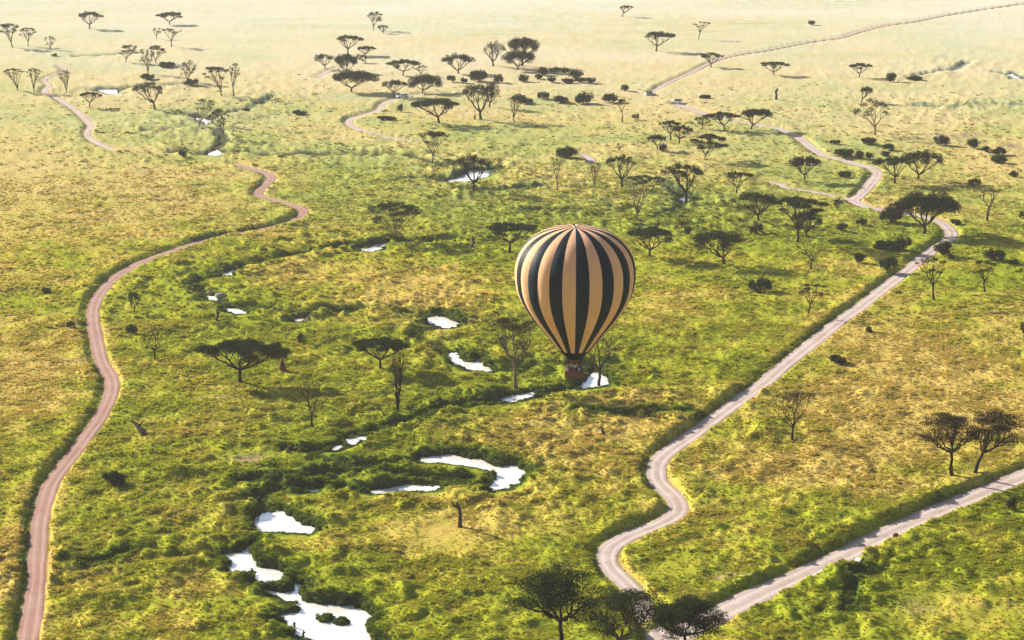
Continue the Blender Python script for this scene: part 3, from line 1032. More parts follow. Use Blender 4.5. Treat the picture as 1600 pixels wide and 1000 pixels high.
def T(tp, xb, yb, xl, xr, yt, yc, label, leaf=None, bark=None, dens=1.0, seed=None):
    SEED[0] += 1
    p = place(xb, yb)
    s = px_scale(p)
    W = (xr - xl) / s
    D = W * (0.62 if tp in ('umb', 'dense', 'lay') else 0.7)
    sin_a = CAM_H / math.hypot(p[1], CAM_H)
    z_top, z_bot = height_at(p, yt) - p[2], height_at(p, yc) - p[2]
    tilt = 0.38 * D * sin_a                       # depth of the crown adds to its height in view
    H, CB = z_top - tilt * 0.75, z_bot + tilt * 0.85
    if H - CB < 0.16 * (z_top - z_bot) + 0.05 * W:
        mid = (H + CB) / 2
        hh = 0.5 * (0.16 * (z_top - z_bot) + 0.06 * W)
        H, CB = mid + hh, mid - hh
    lean = ((xl + xr) / 2 - xb) / s / max(H, 1)
    tr, cr = acacia(tp, W, D, H, CB, lean, s * 0.64, seed or SEED[0], dens)
    root = bpy.data.objects.new(TREE_NAMES[tp], None)
    root.empty_display_size = 0.5
    col.objects.link(root)
    root.location = p
    fev = tp in ('fever', 'vase')
    link('trunk', tr.mesh('trunk', True), M[bark or ('bark_fever' if fev else 'bark')], root)
    link('crown', cr.mesh('crown'), M[leaf or ('leaf_fever' if fev else 'leaf_dark')], root)
    tag(root, label, 'tree', 'trees scattered over the plain')


def DEAD(xb, yb, xl, xr, yt, label, forks=5, up=0.55, depth=4, seed=None, bark='bark_dead'):
    SEED[0] += 1
    p = place(xb, yb)
    s = px_scale(p)
    g = dead_tree(height_at(p, yt) - p[2], (xr - xl) / s, seed or SEED[0], s * 0.64, forks, up, depth)
    o = link('dead_tree', g.mesh('dead_tree', True), M[bark], None, p)
    tag(o, label, 'dead tree', 'bare dead trees')


def B(xl, xr, yt, yb, label, group='bushes on the plain', cover=2.6):
    SEED[0] += 1
    p = place((xl + xr) / 2, yb)
    s = px_scale(p)
    W = (xr - xl) / s
    H = max(0.5, (height_at(p, yt) - p[2]) - 0.25 * W * CAM_H / math.hypot(p[1], CAM_H))
    o = link('bush', bush_geo(W, H, s * 0.64, SEED[0], cover).mesh('bush'), M['leaf_bush'], None, p)
    tag(o, label, 'bush', group)



#@TREES
# ------------------------------------------------------------------ trees, each with the photo box of its crown
T('umb', 140, 45, 118, 166, 17, 31, 'flat umbrella tree with a drooping side branch alone on the far plain')
T('umb', 265, 38, 241, 292, 18, 29, 'thin flat topped umbrella tree farthest up beside the crossed pair')
T('fever', 19, 74, -5, 35, 34, 54, 'tall airy fever tree cut by the frame edge on the far plain')
T('fever', 44, 72, 30, 60, 41, 56, 'airy fever tree leaning beside the tall one at the frame edge')
T('sparse', 79, 77, 67, 91, 55, 71, 'wispy little tree over the low far bushes', leaf='leaf_fever')
T('sparse', 244, 61, 236, 257, 42, 51, 'narrow thin tree half hidden behind the crossed far pair')
T('sparse', 268, 73, 249, 288, 43, 54, 'spidery flat tree in front of its narrow neighbour on the far plain')
T('fever', 196, 97, 184, 221, 68, 86, 'broad hazy fever tree at the upper end of the stream grove')
T('vase', 231, 115, 216, 244, 73, 98, 'forked fever tree with bare V of limbs in the stream grove')
T('fever', 243, 99, 229, 264, 69, 88, 'dense topped fever tree behind the bare forked one')
T('fever', 293, 131, 280, 312, 92, 118, 'rounded fever tree with low side sprig in the stream grove')
T('fever', 347, 150, 313, 362, 101, 124, 'wide double stemmed fever tree by the upper stream')
T('fever', 364, 149, 357, 379, 97, 118, 'slim fever tree standing against the wide double stemmed one')
T('vase', 27, 142, 4, 42, 105, 120, 'open fan shaped yellow tree at the frame edge beside the far track', dens=0.7)
T('vase', 53, 142, 41, 70, 105, 120, 'thin fan shaped yellow tree just before the far track', dens=0.6)
T('vase', 104, 143, 90, 115, 108, 124, 'V shaped yellow tree on the far side of the mauve track', dens=0.7)
T('umb', 140, 167, 123, 161, 143, 153, 'small crooked umbrella tree beyond the mauve track')
T('lay', 242, 170, 205, 262, 124, 150, 'layered see-through tree with dark leaning trunk by the far pool', leaf='leaf_fever')
T('vase', 311, 195, 300, 346, 151, 175, 'reddish stemmed fever tree with thin twigs by the far pool', dens=0.5)
T('fever', 350, 219, 323, 364, 168, 198, 'leaning fever tree with dark foot below the far pool')
T('fever', 583, 47, 572, 603, 16, 33, 'upright round topped fever tree alone at the far rim')
T('umb', 599, 52, 588, 608, 38, 46, 'tiny umbrella tree at the foot of the far upright one')
T('umb', 543, 85, 520, 572, 54, 67, 'slim stemmed flat umbrella tree above the thickset pair')
T('umb', 570, 87, 554, 591, 71, 81, 'small flat umbrella tree tucked under the slim stemmed one')
T('umb', 508, 107, 486, 525, 83, 98, 'umbrella tree at the outer end of the thickset pair by the short track')
T('dense', 541, 113, 515, 567, 85, 106, 'greyish thickset umbrella tree over the end of the short track')
T('umb', 572, 98, 552, 576, 84, 95, 'small leafy tree behind the greyish thickset one')
T('umb', 630, 118, 602, 662, 92, 106, 'wide flat umbrella tree left of the scrubby sapling')
T('sparse', 657, 116, 645, 671, 100, 113, 'scrubby sapling under the edge of the wide flat umbrella tree')
T('umb', 716, 115, 686, 747, 83, 104, 'open domed umbrella tree above the round thicket bushes')
T('dense', 549, 144, 516, 591, 110, 131, 'dark solid umbrella tree with wide V trunk by the pale track')
T('umb', 615, 152, 591, 641, 124, 139, 'twiggy umbrella tree just behind the white safari vehicle')
T('dense', 660, 146, 635, 694, 116, 139, 'solid round topped umbrella tree beyond the white safari vehicle')
T('lay', 686, 193, 633, 726, 147, 174, 'sweeping layered umbrella tree in front of the white safari vehicle')
T('lay', 751, 186, 716, 780, 126, 160, 'tall bunched acacia with pale slanting stems and a small stump beside it')
T('dense', 765, 167, 751, 784, 128, 154, 'dark acacia half hidden behind the tall bunched one')
T('umb', 770, 103, 751, 794, 63, 90, 'tall umbrella tree on the outer side of the big far clump')
T('dense', 809, 109, 780, 842, 79, 99, 'low wide umbrella tree in front of the big far clump')
T('dense', 816, 103, 786, 846, 58, 82, 'highest umbrella tree of the big far clump')
T('fever', 676, 250, 652, 704, 201, 226, 'pale stemmed layered fever tree by the bushy stream bank')
T('umb', 1025, 80, 999, 1058, 48, 64, 'lone umbrella tree on the far plain left of the thin road')
T('umb', 972, 26, 966, 991, 8, 15, 'tiny flat tree farthest away at the hazy top')
T('sparse', 1091, 61, 1080, 1114, 33, 42, 'thin lopsided tree with bare stem high on the far plain')
T('umb', 1111, 105, 1088, 1133, 81, 93, 'umbrella tree standing right on the thin far road')
T('umb', 1209, 117, 1183, 1235, 95, 107, 'umbrella tree with twin stems alone below the thin far road')
T('umb', 1342, 121, 1320, 1367, 98, 108, 'flat wedge shaped umbrella tree left of the dark cone bush')
T('dense', 1346, 160, 1340, 1365, 134, 148, 'small round headed tree leaning over a bent trunk')
T('sparse', 1368, 211, 1324, 1397, 151, 188, 'large thin yellowish tree with wide bare limbs below the bent one', leaf='leaf_fever', bark='bark_fever')
T('umb', 1048, 219, 1026, 1068, 188, 199, 'flat umbrella tree behind its lower twin by the side plain')
T('umb', 1061, 224, 1041, 1088, 194, 210, 'lower umbrella tree of the overlapping pair with leaning stem')
T('umb', 1132, 203, 1094, 1161, 174, 189, 'wide flat umbrella tree in the middle of the row of three')
T('umb', 1098, 200, 1083, 1111, 181, 192, 'small umbrella tree at the open end of the row of three')
T('dense', 1173, 202, 1154, 1212, 169, 184, 'dense umbrella tree at the road end of the row of three')
T('dense', 1027, 233, 1009, 1043, 210, 223, 'small umbrella tree with a bush at its foot')
T('fever', 1101, 249, 1074, 1141, 206, 234, 'grey rounded twiggy tree below the row of three umbrella trees', leaf='leaf_brown', bark='bark', dens=1.6)
T('vase', 802, 188, 792, 822, 147, 163, 'thin pale tree in front of the line of round bushes', dens=0.9)
T('sparse', 967, 237, 959, 977, 222, 233, 'little round topped sapling above the layered tree')
T('lay', 972, 292, 941, 997, 239, 263, 'dark layered acacia with slender trunk on the marsh rim')
T('vase', 929, 291, 914, 942, 250, 268, 'bare upright yellow tree near the short track', dens=0.25)
T('vase', 994, 344, 968, 1038, 270, 294, 'ghostly white stemmed fever tree directly above the balloon', dens=0.7)
T('lay', 1072, 316, 1029, 1107, 251, 281, 'sprawling acacia with leaning double trunk over the tiny pool')
T('umb', 1151, 303, 1127, 1178, 267, 281, 'knobbly open umbrella tree alone on the slope past the marsh')
T('umb', 741, 301, 704, 771, 240, 268, 'lone umbrella tree standing before the long white pool')
T('vase', 618, 377, 566, 667, 311, 350, 'big vase shaped fever tree with many pale stems by the stream', leaf='leaf_dark')
T('umb', 796, 395, 752, 846, 346, 367, 'flat umbrella tree half hidden behind the balloon top')
T('umb', 1015, 401, 972, 1059, 352, 380, 'dark umbrella tree with split trunk beside the balloon top', dens=1.2)
T('umb', 1131, 413, 1074, 1169, 357, 396, 'wide umbrella tree with wavy limbs second from the balloon')
T('umb', 1185, 345, 1139, 1218, 297, 327, 'umbrella tree overlapping the edge of the big fan shaped one')
T('fever', 1246, 376, 1196, 1297, 305, 332, 'big fan shaped tree with many grey limbs', leaf='leaf_dark', bark='bark', dens=1.2)
T('dense', 1259, 369, 1232, 1289, 328, 354, 'low dark tree with crooked stem in front of the fan shaped tree')
T('dense', 1444, 364, 1387, 1506, 299, 344, 'largest dark spreading acacia at the road bend')
T('umb', 1399, 286, 1359, 1428, 243, 264, 'flat umbrella tree with wide V trunk beside the road loop')
T('umb', 1434, 281, 1402, 1477, 233, 262, 'domed umbrella tree behind the V trunked one at the road loop', dens=1.2)
T('dense', 1257, 282, 1228, 1284, 243, 264, 'ragged round headed tree on the grass inside the road fork')
T('dense', 1521, 295, 1508, 1535, 278, 291, 'small bushy tree on a short stem beyond the road loop')
T('dense', 1308, 327, 1300, 1318, 310, 323, 'little dark sapling just below the road fork')
T('sparse', 1263, 490, 1240, 1297, 440, 462, 'half bare thorn tree with twiggy clumps on the dry slope', leaf='leaf_brown')
T('sparse', 1459, 467, 1419, 1484, 398, 428, 'half bare tree reaching a long limb across the road', leaf='leaf_bush')
T('sparse', 1538, 457, 1508, 1562, 402, 428, 'crooked half bare tree near the frame edge below the round bush', leaf='leaf_bush')
T('sparse', 1600, 441, 1584, 1625, 415, 432, 'twiggy crooked tree cut off by the frame edge')
T('dense', 210, 486, 197, 223, 454, 477, 'small round sapling standing alone inside the road curve')
T('umb', 374, 598, 303, 459, 528, 566, 'large dark umbrella acacia with the widest crown beside the reddish mound', dens=1.1)
T('umb', 595, 575, 544, 645, 525, 551, 'black umbrella tree with curly limbs beside the slender bare tree', dens=1.3)
T('vase', 622, 648, 607, 638, 545, 575, 'slender upright tree of bare vertical stems', dens=0.35, bark='bark')
T('feather', 805, 606, 755, 848, 489, 545, 'tall yellow stemmed fever tree left of the balloon basket', leaf='leaf_fever', bark='bark_fever', dens=0.4)
T('feather', 1488, 741, 1422, 1532, 640, 702, 'brown feathery acacia nearer the dry slope of the twin pair', leaf='leaf_brown', bark='bark', dens=0.5)
T('feather', 1523, 740, 1494, 1606, 637, 700, 'brown feathery acacia of the twin pair touching the frame edge', leaf='leaf_brown', bark='bark', dens=0.5)
T('feather', 880, 1015, 786, 950, 876, 968, 'tall feathery fever tree with single dark trunk at the bottom', leaf='leaf_bush', bark='bark', dens=0.5)
T('feather', 965, 1046, 898, 1050, 905, 1000, 'middle feathery tree over the road junction', leaf='leaf_bush', bark='bark_fever', dens=0.5)
T('feather', 1070, 1034, 992, 1142, 926, 1000, 'darkest spreading acacia over the road junction', leaf='leaf_dark', bark='bark', dens=0.75)

DEAD(871, 294, 854, 882, 240, 'bare pale upright tree beside the marsh channel', 4, 0.9, 4, bark='bark_fever')
DEAD(972, 190, 958, 978, 163, 'dead V shaped snag on the open plain', 2, 0.9, 1)
DEAD(1542, 344, 1523, 1562, 293, 'grey dead tree with raised arms beyond the road bend', 3, 0.8, 3)
DEAD(1265, 419, 1242, 1290, 376, 'bare dead tree with spread arms on the dry slope below the fan shaped tree', 5, 0.7, 3)
DEAD(243, 561, 229, 282, 507, 'black dead tree with twisted bare limbs near the curving road', 6, 0.6, 4, bark='bark')
DEAD(486, 665, 459, 499, 587, 'thin bare tree on the near side of the big umbrella acacia', 4, 0.9, 4)
DEAD(936, 602, 918, 992, 503, 'bare reaching tree standing in the pool behind the balloon', 5, 0.6, 4, bark='bark_dead')
DEAD(1238, 687, 1193, 1270, 606, 'dark leafless fan shaped tree on the brown grass', 6, 0.75, 5, bark='bark')

B(247, 276, 95, 104, 'low wide bush at the stream grove')
B(219, 244, 113, 124, 'green low bush at the foot of the bare forked tree')
B(278, 293, 231, 244, 'dark round bush where the upper stream starts')
B(80, 90, 82, 88, 'tiny dark bush below the wispy little tree')
B(288, 312, 120, 133, 'low dark bush at the foot of the rounded fever tree')
B(378, 392, 168, 175, 'tiny dark bush on the upper stream bank')
B(618, 633, 160, 174, 'small grey bush in front of the white safari vehicle')
B(591, 618, 179, 188, 'black flat oblong bush beside the curling track')
B(457, 478, 170, 179, 'low scrap of dark scrub alone on the pale plain')
B(732, 763, 106, 127, 'largest round bush under the open domed umbrella tree')
B(699, 714, 114, 128, 'small round bush beside the largest one of the thicket')
B(719, 731, 118, 130, 'smallest round bush between two thicket bushes')
B(770, 788, 112, 129, 'round bush nearest the big far clump')
th = ['bush below the big far clump, nearest its trunks in the loose thicket', 'topmost bush at the near end of the thicket top row', 'middle bush of the thicket top row', 'last bush of the thicket top row',
      'small bush under the thicket top row', 'low bush in the middle of the thicket lower row', 'bush in the thicket lower row below its top row end', 'flat low bush second from the open end of the thicket', 'round bush at the open end of the thicket', 'wide greenish bush between the thicket rows at the open side']
for k, b in enumerate(((808, 828, 112, 128), (836, 857, 102, 117), (858, 875, 102, 115), (874, 890, 102, 115), (834, 848, 114, 124), (852, 869, 118, 129), (878, 896, 120, 130), (898, 917, 120, 129), (917, 933, 117, 130), (887, 911, 108, 121))):
    B(*b, th[k], 'thicket below the big far clump')
B(799, 821, 145, 159, 'dark bush touching the thin pale tree in the bush line')
B(811, 833, 150, 162, 'low humped bush just past the thin pale tree')
B(837, 858, 140, 154, 'round bush set back in the bush line')
B(862, 889, 146, 160, 'wide ragged bush in the middle of the bush line')
B(896, 926, 139, 162, 'tallest flat topped bush in the bush line')
B(938, 965, 142, 160, 'darkest round bush at the far end of the bush line')
B(965, 977, 153, 160, 'tiny bush touching the darkest round one')
B(968, 983, 128, 142, 'leaning ragged bush above the bush line')
B(988, 999, 175, 186, 'small square bush beside the dead V shaped snag')
B(1093, 1112, 146, 154, 'low grey bush above the row of three umbrella trees')
B(869, 904, 226, 245, 'wide dark round bush at the end of the short bare track')
B(1029, 1044, 222, 235, 'bush at the foot of the small umbrella tree')
B(1382, 1400, 110, 128, 'black cone shaped bush on the far plain', cover=3.5)
B(1417, 1440, 117, 125, 'green scrub at the head of the far rutted gully')
B(1262, 1274, 29, 39, 'tiny grey bush alone above the thin far road')
B(1345, 1372, 212, 225, 'black oblong bush below the large thin yellowish tree')
B(1303, 1334, 229, 244, 'largest of three dark bushes beside the curving road')
B(1334, 1351, 233, 247, 'middle of three dark bushes beside the curving road')
B(1352, 1365, 234, 248, 'smallest of three dark bushes beside the curving road')
B(1380, 1399, 221, 235, 'grey bush above the flat V trunked umbrella tree')
B(1375, 1391, 234, 243, 'low bush tucked under the grey one')
B(1296, 1313, 216, 224, 'low purplish bush alone by the curving road')
B(1310, 1331, 264, 277, 'dark bush on the grass inside the road loop')
B(1458, 1482, 208, 227, 'tall ragged bush at the rim of the pale soil')
B(1511, 1534, 211, 232, 'grey spreading bush in the pale soil strip')
B(1532, 1548, 226, 237, 'low bush trailing from the grey spreading one')
B(1549, 1572, 227, 241, 'upper of two stacked dark bushes near the frame edge')
B(1547, 1575, 239, 255, 'lower of two stacked dark bushes near the frame edge')
B(1574, 1591, 265, 276, 'small black bush near the frame edge beyond the road loop')
B(1170, 1192, 343, 364, 'round bush below the overlapping umbrella tree')
B(1169, 1205, 430, 456, 'black round bush alone in the middle of the slope')
B(1336, 1356, 337, 351, 'dark bush left of the largest spreading acacia')
B(1307, 1324, 346, 360, 'small round bush on the green before the road bend')
B(1374, 1412, 318, 347, 'big ragged bush against the largest spreading acacia')
B(1394, 1422, 366, 391, 'taller of two joined bushes beside the straight road')
B(1366, 1402, 371, 389, 'lower of two joined bushes beside the straight road')
B(1370, 1404, 396, 422, 'ragged bush just up the verge from the half bare road tree')
B(1456, 1490, 374, 399, 'solid dark bush growing in the middle of the road bend', cover=3.5)
B(1332, 1353, 391, 411, 'tiny shrub with a flat top on the green slope')
B(1536, 1570, 384, 406, 'dark green round bush right of the road bend')
B(1576, 1592, 402, 412, 'small dark bush on the shaded grass near the frame edge')
B(1484, 1501, 339, 349, 'low scrub beside the hidden road behind the spreading acacia')
B(1478, 1492, 392, 406, 'small bush beside the solid dark bush of the bend')
B(1296, 1324, 549, 567, 'dark low bush just beyond the straight road')
B(1352, 1364, 507, 519, 'small dark tuft bush alone on the brown grass')
B(1591, 1606, 499, 521, 'dark bush cut off by the frame edge on the brown slope')
B(1593, 1606, 327, 341, 'dark bush cut off by the frame edge beyond the dead tree')
B(1068, 1081, 349, 363, 'small leafless looking shrub between the two umbrella trees')
B(1572, 1592, 772, 796, 'dark shrub below the straight pale road near the frame edge')
B(66, 80, 446, 458, 'tiny thorn bush alone in the straw grass')
B(104, 118, 499, 513, 'small dark bush just outside the road curve')
B(194, 219, 504, 521, 'low brown bush inside the road curve')
B(157, 197, 731, 755, 'sprawling black bush inside the lower road bend')
B(464, 476, 515, 531, 'small upright bush above the big umbrella acacia')


#@THINGS
# ------------------------------------------------------------------ stumps, mounds, rocks
def STUMP(xb, yb, yt, label, name='stump', lean=0.0, wpx=6.0, fork=False, mat='bark_dead'):
    SEED[0] += 1
    r = np.random.RandomState(SEED[0])
    p = place(xb, yb)
    s = px_scale(p)
    H = height_at(p, yt) - p[2]
    g = Geo()
    w = wpx / s / 2
    pth = np.array([[lean * t * H + (r.normal() * 0.06 * H if 0 < t < 1 else 0), 0, t * H - (0.4 if t == 0 else 0)] for t in (0, .2, .45, .7, .9, 1.0)])
    g.tube(pth, w * np.array([1.4, 1.0, 0.85, 0.9, 0.6, 0.08]), 7)
    if fork:
        g.tube(np.stack([pth[3], pth[3] + np.array([-w * 3, 0, H * .14]), pth[3] + np.array([-w * 4.5, 0, H * .3])]), [w * .7, w * .5, w * .15], 5)
    else:
        g.tube(np.stack([pth[3], pth[3] + np.array([w * 1.6, 0, H * .05]), pth[3] + np.array([w * 2.4, 0, H * .12])]), [w * .5, w * .35, w * .1], 5)
    tag(link(name, g.mesh(name, True), M[mat], None, p), label, 'stump', 'broken trunks')


STUMP(719, 823, 782, 'tall broken trunk on the smooth grass above the largest pool', lean=-0.05, wpx=6, fork=True)
STUMP(341, 504, 483, 'short black stump beside the thin strip of stream', wpx=4.5)
STUMP(942, 681, 667, 'small dark stump below the balloon basket', wpx=4)
STUMP(738, 383, 369, 'short post like stump by the stream behind the balloon', wpx=4)
STUMP(1213, 156, 137, 'lone dark stump above the row of three umbrella trees', wpx=4, lean=0.05)
STUMP(742, 187, 179, 'tiny stump beside the tall bunched acacia', wpx=3)
STUMP(475, 994, 985, 'black stub at the edge of the largest pool', wpx=4)
STUMP(460, 980, 971, 'short black stub standing higher up the rim of the largest pool', wpx=4)


def lump(name, xb, yb, wpx, hpx, label, cat, mat, depth=0.7, seed=1, taper=0.0):
    p = place(xb, yb)
    s = px_scale(p)
    bm = bmesh.new()
    bmesh.ops.create_icosphere(bm, subdivisions=3, radius=1.0)
    r = random.Random(seed)
    ks = [(Vector((r.uniform(-2, 2), r.uniform(-2, 2), r.uniform(-2, 2))), r.uniform(0, 6)) for _ in range(5)]
    for v in bm.verts:
        n = sum(math.sin(v.co.dot(k) * 1.7 + ph) for k, ph in ks) * 0.05
        c = v.co * (1 + n)
        t = 1 - taper * max(0, c.z)
        v.co = (c.x * wpx / s / 2 * t, c.y * wpx / s / 2 * depth * t, c.z * hpx / s * (1.0 if c.z > 0 else 0.3))
    for f in bm.faces:
        f.smooth = True
    me = bpy.data.meshes.new(name)
    bm.to_mesh(me)
    bm.free()
    tag(link(name, me, M[mat], None, p), label, cat)


lump('termite_mound', 442, 579, 11, 17, 'reddish earth mound under the edge of the big umbrella acacia', 'mound', 'bark_red', 0.9, 4, 0.2)
lump('boulder', 345, 462, 20, 6, 'smooth grey boulder lying at the stream', 'rock', 'rock', 0.6, 5)
lump('boulder', 327, 459, 11, 4, 'smaller grey boulder next to the smooth one at the stream', 'rock', 'rock', 0.6, 6)
lump('boulder', 1400, 839, 9, 7, 'dark red boulder on the edge of the straight pale road', 'rock', 'rock_red', 0.8, 7)


def fallen_trunk():
    p = place(217, 674)
    s = px_scale(p)
    g = Geo()
    a = np.array([-12 / s, 2.5, 1.3])
    b = np.array([13 / s, -3.0, 0.1])
    m = (a + b) / 2 + np.array([0, 0, 0.5])
    g.tube(bez(a, m, b, 7), np.array([0.30, 0.34, 0.50, 0.44, 0.58, 0.50, 0.75]), 7)
    for q, d in ((0.25, (-0.7, 0.2, 0.9)), (0.45, (0.5, -0.6, 0.5)), (0.8, (0.9, 0.3, 0.8)), (0.9, (-0.4, -0.9, 0.9)), (1.0, (1.0, -0.2, 0.3))):
        st = a * (1 - q) + b * q + np.array([0, 0, 0.2])
        g.tube(bez(st, st + np.array(d) * 0.7, st + np.array(d) * 1.5 + np.array([0.2, 0, -0.2]), 4), np.array([0.22, 0.16, 0.1, 0.04]), 5)
    g.tube(bez(a, a + np.array([-0.6, 0.5, 0.6]), a + np.array([-0.3, 1.2, 1.0]), 4), np.array([0.2, 0.15, 0.1, 0.03]), 5)
    g.tube(bez(m, m + np.array([0.8, 0.3, 0.9]), m + np.array([1.2, 0.6, 1.3]), 4), np.array([0.25, 0.18, 0.1, 0.04]), 5)
    tag(link('fallen_trunk', g.mesh('fallen_trunk', True), M['bark'], None, p), 'dark fallen trunk lying inside the road bend', 'log')


fallen_trunk()


# ------------------------------------------------------------------ mesh bits for made things
def bm_obj(name, bm, mat, parent=None, loc=None, shade=False):
    me = bpy.data.meshes.new(name)
    bm.normal_update()
    bm.to_mesh(me)
    bm.free()
    if shade:
        for f in me.polygons:
            f.use_smooth = True
    return link(name, me, mat, parent, loc)


def box(bm, x0, x1, y0, y1, z0, z1, bev=0.0):
    r = bmesh.ops.create_cube(bm, size=1.0)
    for v in r['verts']:
        v.co = ((x0 + x1) / 2 + v.co.x * (x1 - x0), (y0 + y1) / 2 + v.co.y * (y1 - y0), (z0 + z1) / 2 + v.co.z * (z1 - z0))
    if bev:
        es = list({e for v in r['verts'] for e in v.link_edges})
        bmesh.ops.bevel(bm, geom=es, offset=bev, segments=2, affect='EDGES')


def prism(bm, pts, y0, y1):
    """side outline (x, z) pushed through in y"""
    a = [bm.verts.new((x, y0, z)) for x, z in pts]
    b = [bm.verts.new((x, y1, z)) for x, z in pts]
    bm.faces.new(a[::-1])
    bm.faces.new(b)
    n = len(pts)
    for i in range(n):
        bm.faces.new((a[i], a[(i + 1) % n], b[(i + 1) % n], b[i]))
    bmesh.ops.recalc_face_normals(bm, faces=bm.faces)


M['paint_white'] = simple_mat('white_car_paint', (0.80, 0.79, 0.76), 0.35, 0.5, 0, 0.05)
M['paint_beige'] = simple_mat('dusty_pale_car_paint', (0.46, 0.43, 0.42), 0.4, 0.5, 0, 0.08)
M['paint_dark'] = simple_mat('dark_canvas_roof', (0.03, 0.03, 0.045), 0.7, 0.2, 0, 0.1)
M['glass'] = simple_mat('car_glass', (0.02, 0.025, 0.03), 0.08, 0.6)
M['rubber'] = simple_mat('tyre_rubber', (0.02, 0.02, 0.02), 0.85, 0.1)
M['steel'] = simple_mat('steel', (0.35, 0.35, 0.35), 0.4, 0.5, 0.9)
M['lamp'] = simple_mat('headlamp_glass', (0.75, 0.75, 0.72), 0.1, 0.6)


def vehicle(px, py, rz, body, roof, label):
    p = G(px, py, 0.03)
    root = bpy.data.objects.new('safari_vehicle', None)
    col.objects.link(root)
    root.location = p
    root.rotation_euler = (0, 0, rz)
    tag(root, label, 'vehicle', 'safari vehicles on the tracks')
    bm = bmesh.new()
    prism(bm, [(-2.4, 0.55), (2.35, 0.55), (2.45, 0.8), (2.4, 1.12), (1.15, 1.22), (-2.45, 1.22), (-2.5, 0.7)], -0.92, 0.92)
    bmesh.ops.bevel(bm, geom=list(bm.edges), offset=0.05, segments=1, affect='EDGES')
    bm_obj('body', bm, body, root)
    bm = bmesh.new()
    prism(bm, [(-2.4, 1.2), (1.12, 1.2), (0.62, 1.95), (-2.3, 1.95)], -0.84, 0.84)
    cab = bm_obj('cabin', bm, body, root)
    for sy in (-1, 1):
        for x0, x1 in ((-2.15, -1.3), (-1.2, -0.4), (-0.3, 0.45)):
            bm = bmesh.new()
            box(bm, x0, x1, sy * 0.845 - 0.012, sy * 0.845 + 0.012, 1.3, 1.85)
            bm_obj('window', bm, M['glass'], cab)
    bm = bmesh.new()
    a = [bm.verts.new(c) for c in ((1.10, -0.75, 1.27), (1.10, 0.75, 1.27), (0.70, 0.75, 1.88), (0.70, -0.75, 1.88))]
    b = [bm.verts.new((v.co.x + 0.03, v.co.y, v.co.z + 0.02)) for v in a]
    bm.faces.new(b)
    bm.faces.new(a[::-1])
    for i in range(4):
        bm.faces.new((a[i], a[(i + 1) % 4], b[(i + 1) % 4], b[i]))
    bm_obj('windscreen', bm, M['glass'], cab)
    bm = bmesh.new()
    box(bm, -2.42, 0.72, -0.93, 0.93, 1.955, 2.08, 0.04)
    bm_obj('roof', bm, roof, root)
    bm = bmesh.new()
    box(bm, 2.4, 2.56, -0.9, 0.9, 0.5, 0.68, 0.03)
    bm_obj('bumper', bm, M['steel'], root)
    for sy in (-0.65, 0.65):
        bm = bmesh.new()
        bmesh.ops.create_cone(bm, cap_ends=True, segments=12, radius1=0.12, radius2=0.12, depth=0.06)
        for v in bm.verts:
            v.co = (2.45 + v.co.z, sy + v.co.x, 0.95 + v.co.y)
        bm_obj('headlight', bm, M['lamp'], root)
    for sx in (-1.55, 1.6):
        for sy in (-0.88, 0.88):
            g = Geo()
            ph = np.linspace(0, 2 * math.pi, 17)
            ring = np.stack([sx + 0.31 * np.cos(ph), np.full(17, sy), 0.42 + 0.31 * np.sin(ph)], 1)
            g.tube(ring, np.full(17, 0.115), 8)
            w = link('wheel', g.mesh('wheel', True), M['rubber'], root)
            bm = bmesh.new()
            bmesh.ops.create_cone(bm, cap_ends=True, segments=14, radius1=0.24, radius2=0.24, depth=0.16)
            for v in bm.verts:
                v.co = (sx + v.co.x, sy + v.co.z, 0.42 + v.co.y)
            bm_obj('rim', bm, M['steel'], w)


vehicle(628, 153, R(205), M['paint_white'], M['paint_white'], 'white safari vehicle on the curling track among umbrella trees')
vehicle(1057, 162, R(160), M['paint_white'], M['paint_dark'], 'white and dark safari vehicle driving left of the row of three umbrella trees')
vehicle(1016, 150, R(20), M['paint_beige'], M['paint_dark'], 'dusty pale vehicle with dark roof where the far road begins')


def culvert():
    p = place(1343, 876)
    root = bpy.data.objects.new('drum', None)
    col.objects.link(root)
    root.location = p
    root.rotation_euler = (0, R(-12), R(-62))
    tag(root, 'white drum with dark rim in the ditch beside the straight pale road', 'drum')
    g = Geo()
    n = 20
    ph = np.arange(n) / n * 2 * math.pi
    prof = [(-0.75, 0.0), (-0.75, 0.44), (-0.6, 0.46), (0.0, 0.455), (0.6, 0.46), (0.75, 0.44), (0.75, 0.0)]
    V = np.array([[x, r * math.cos(a), 0.42 + r * math.sin(a)] for x, r in prof for a in ph])
    idx = np.arange(len(V)).reshape(-1, n)
    nx = np.roll(idx, -1, 1)
    Tt = np.vstack([np.stack([idx[:-1], nx[:-1], nx[1:]], -1).reshape(-1, 3), np.stack([idx[:-1], nx[1:], idx[1:]], -1).reshape(-1, 3)])
    g.add(V, Tt)
    link('barrel', g.mesh('barrel', True), M['paint_white'], root)
    for x in (-0.76, 0.76):
        g = Geo()
        pp = np.linspace(0, 2 * math.pi, 21)
        g.tube(np.stack([np.full(21, x), 0.45 * np.cos(pp), 0.42 + 0.45 * np.sin(pp)], 1), np.full(21, 0.05), 6)
        link('rim', g.mesh('rim', True), M['rubber'], root)


culvert()


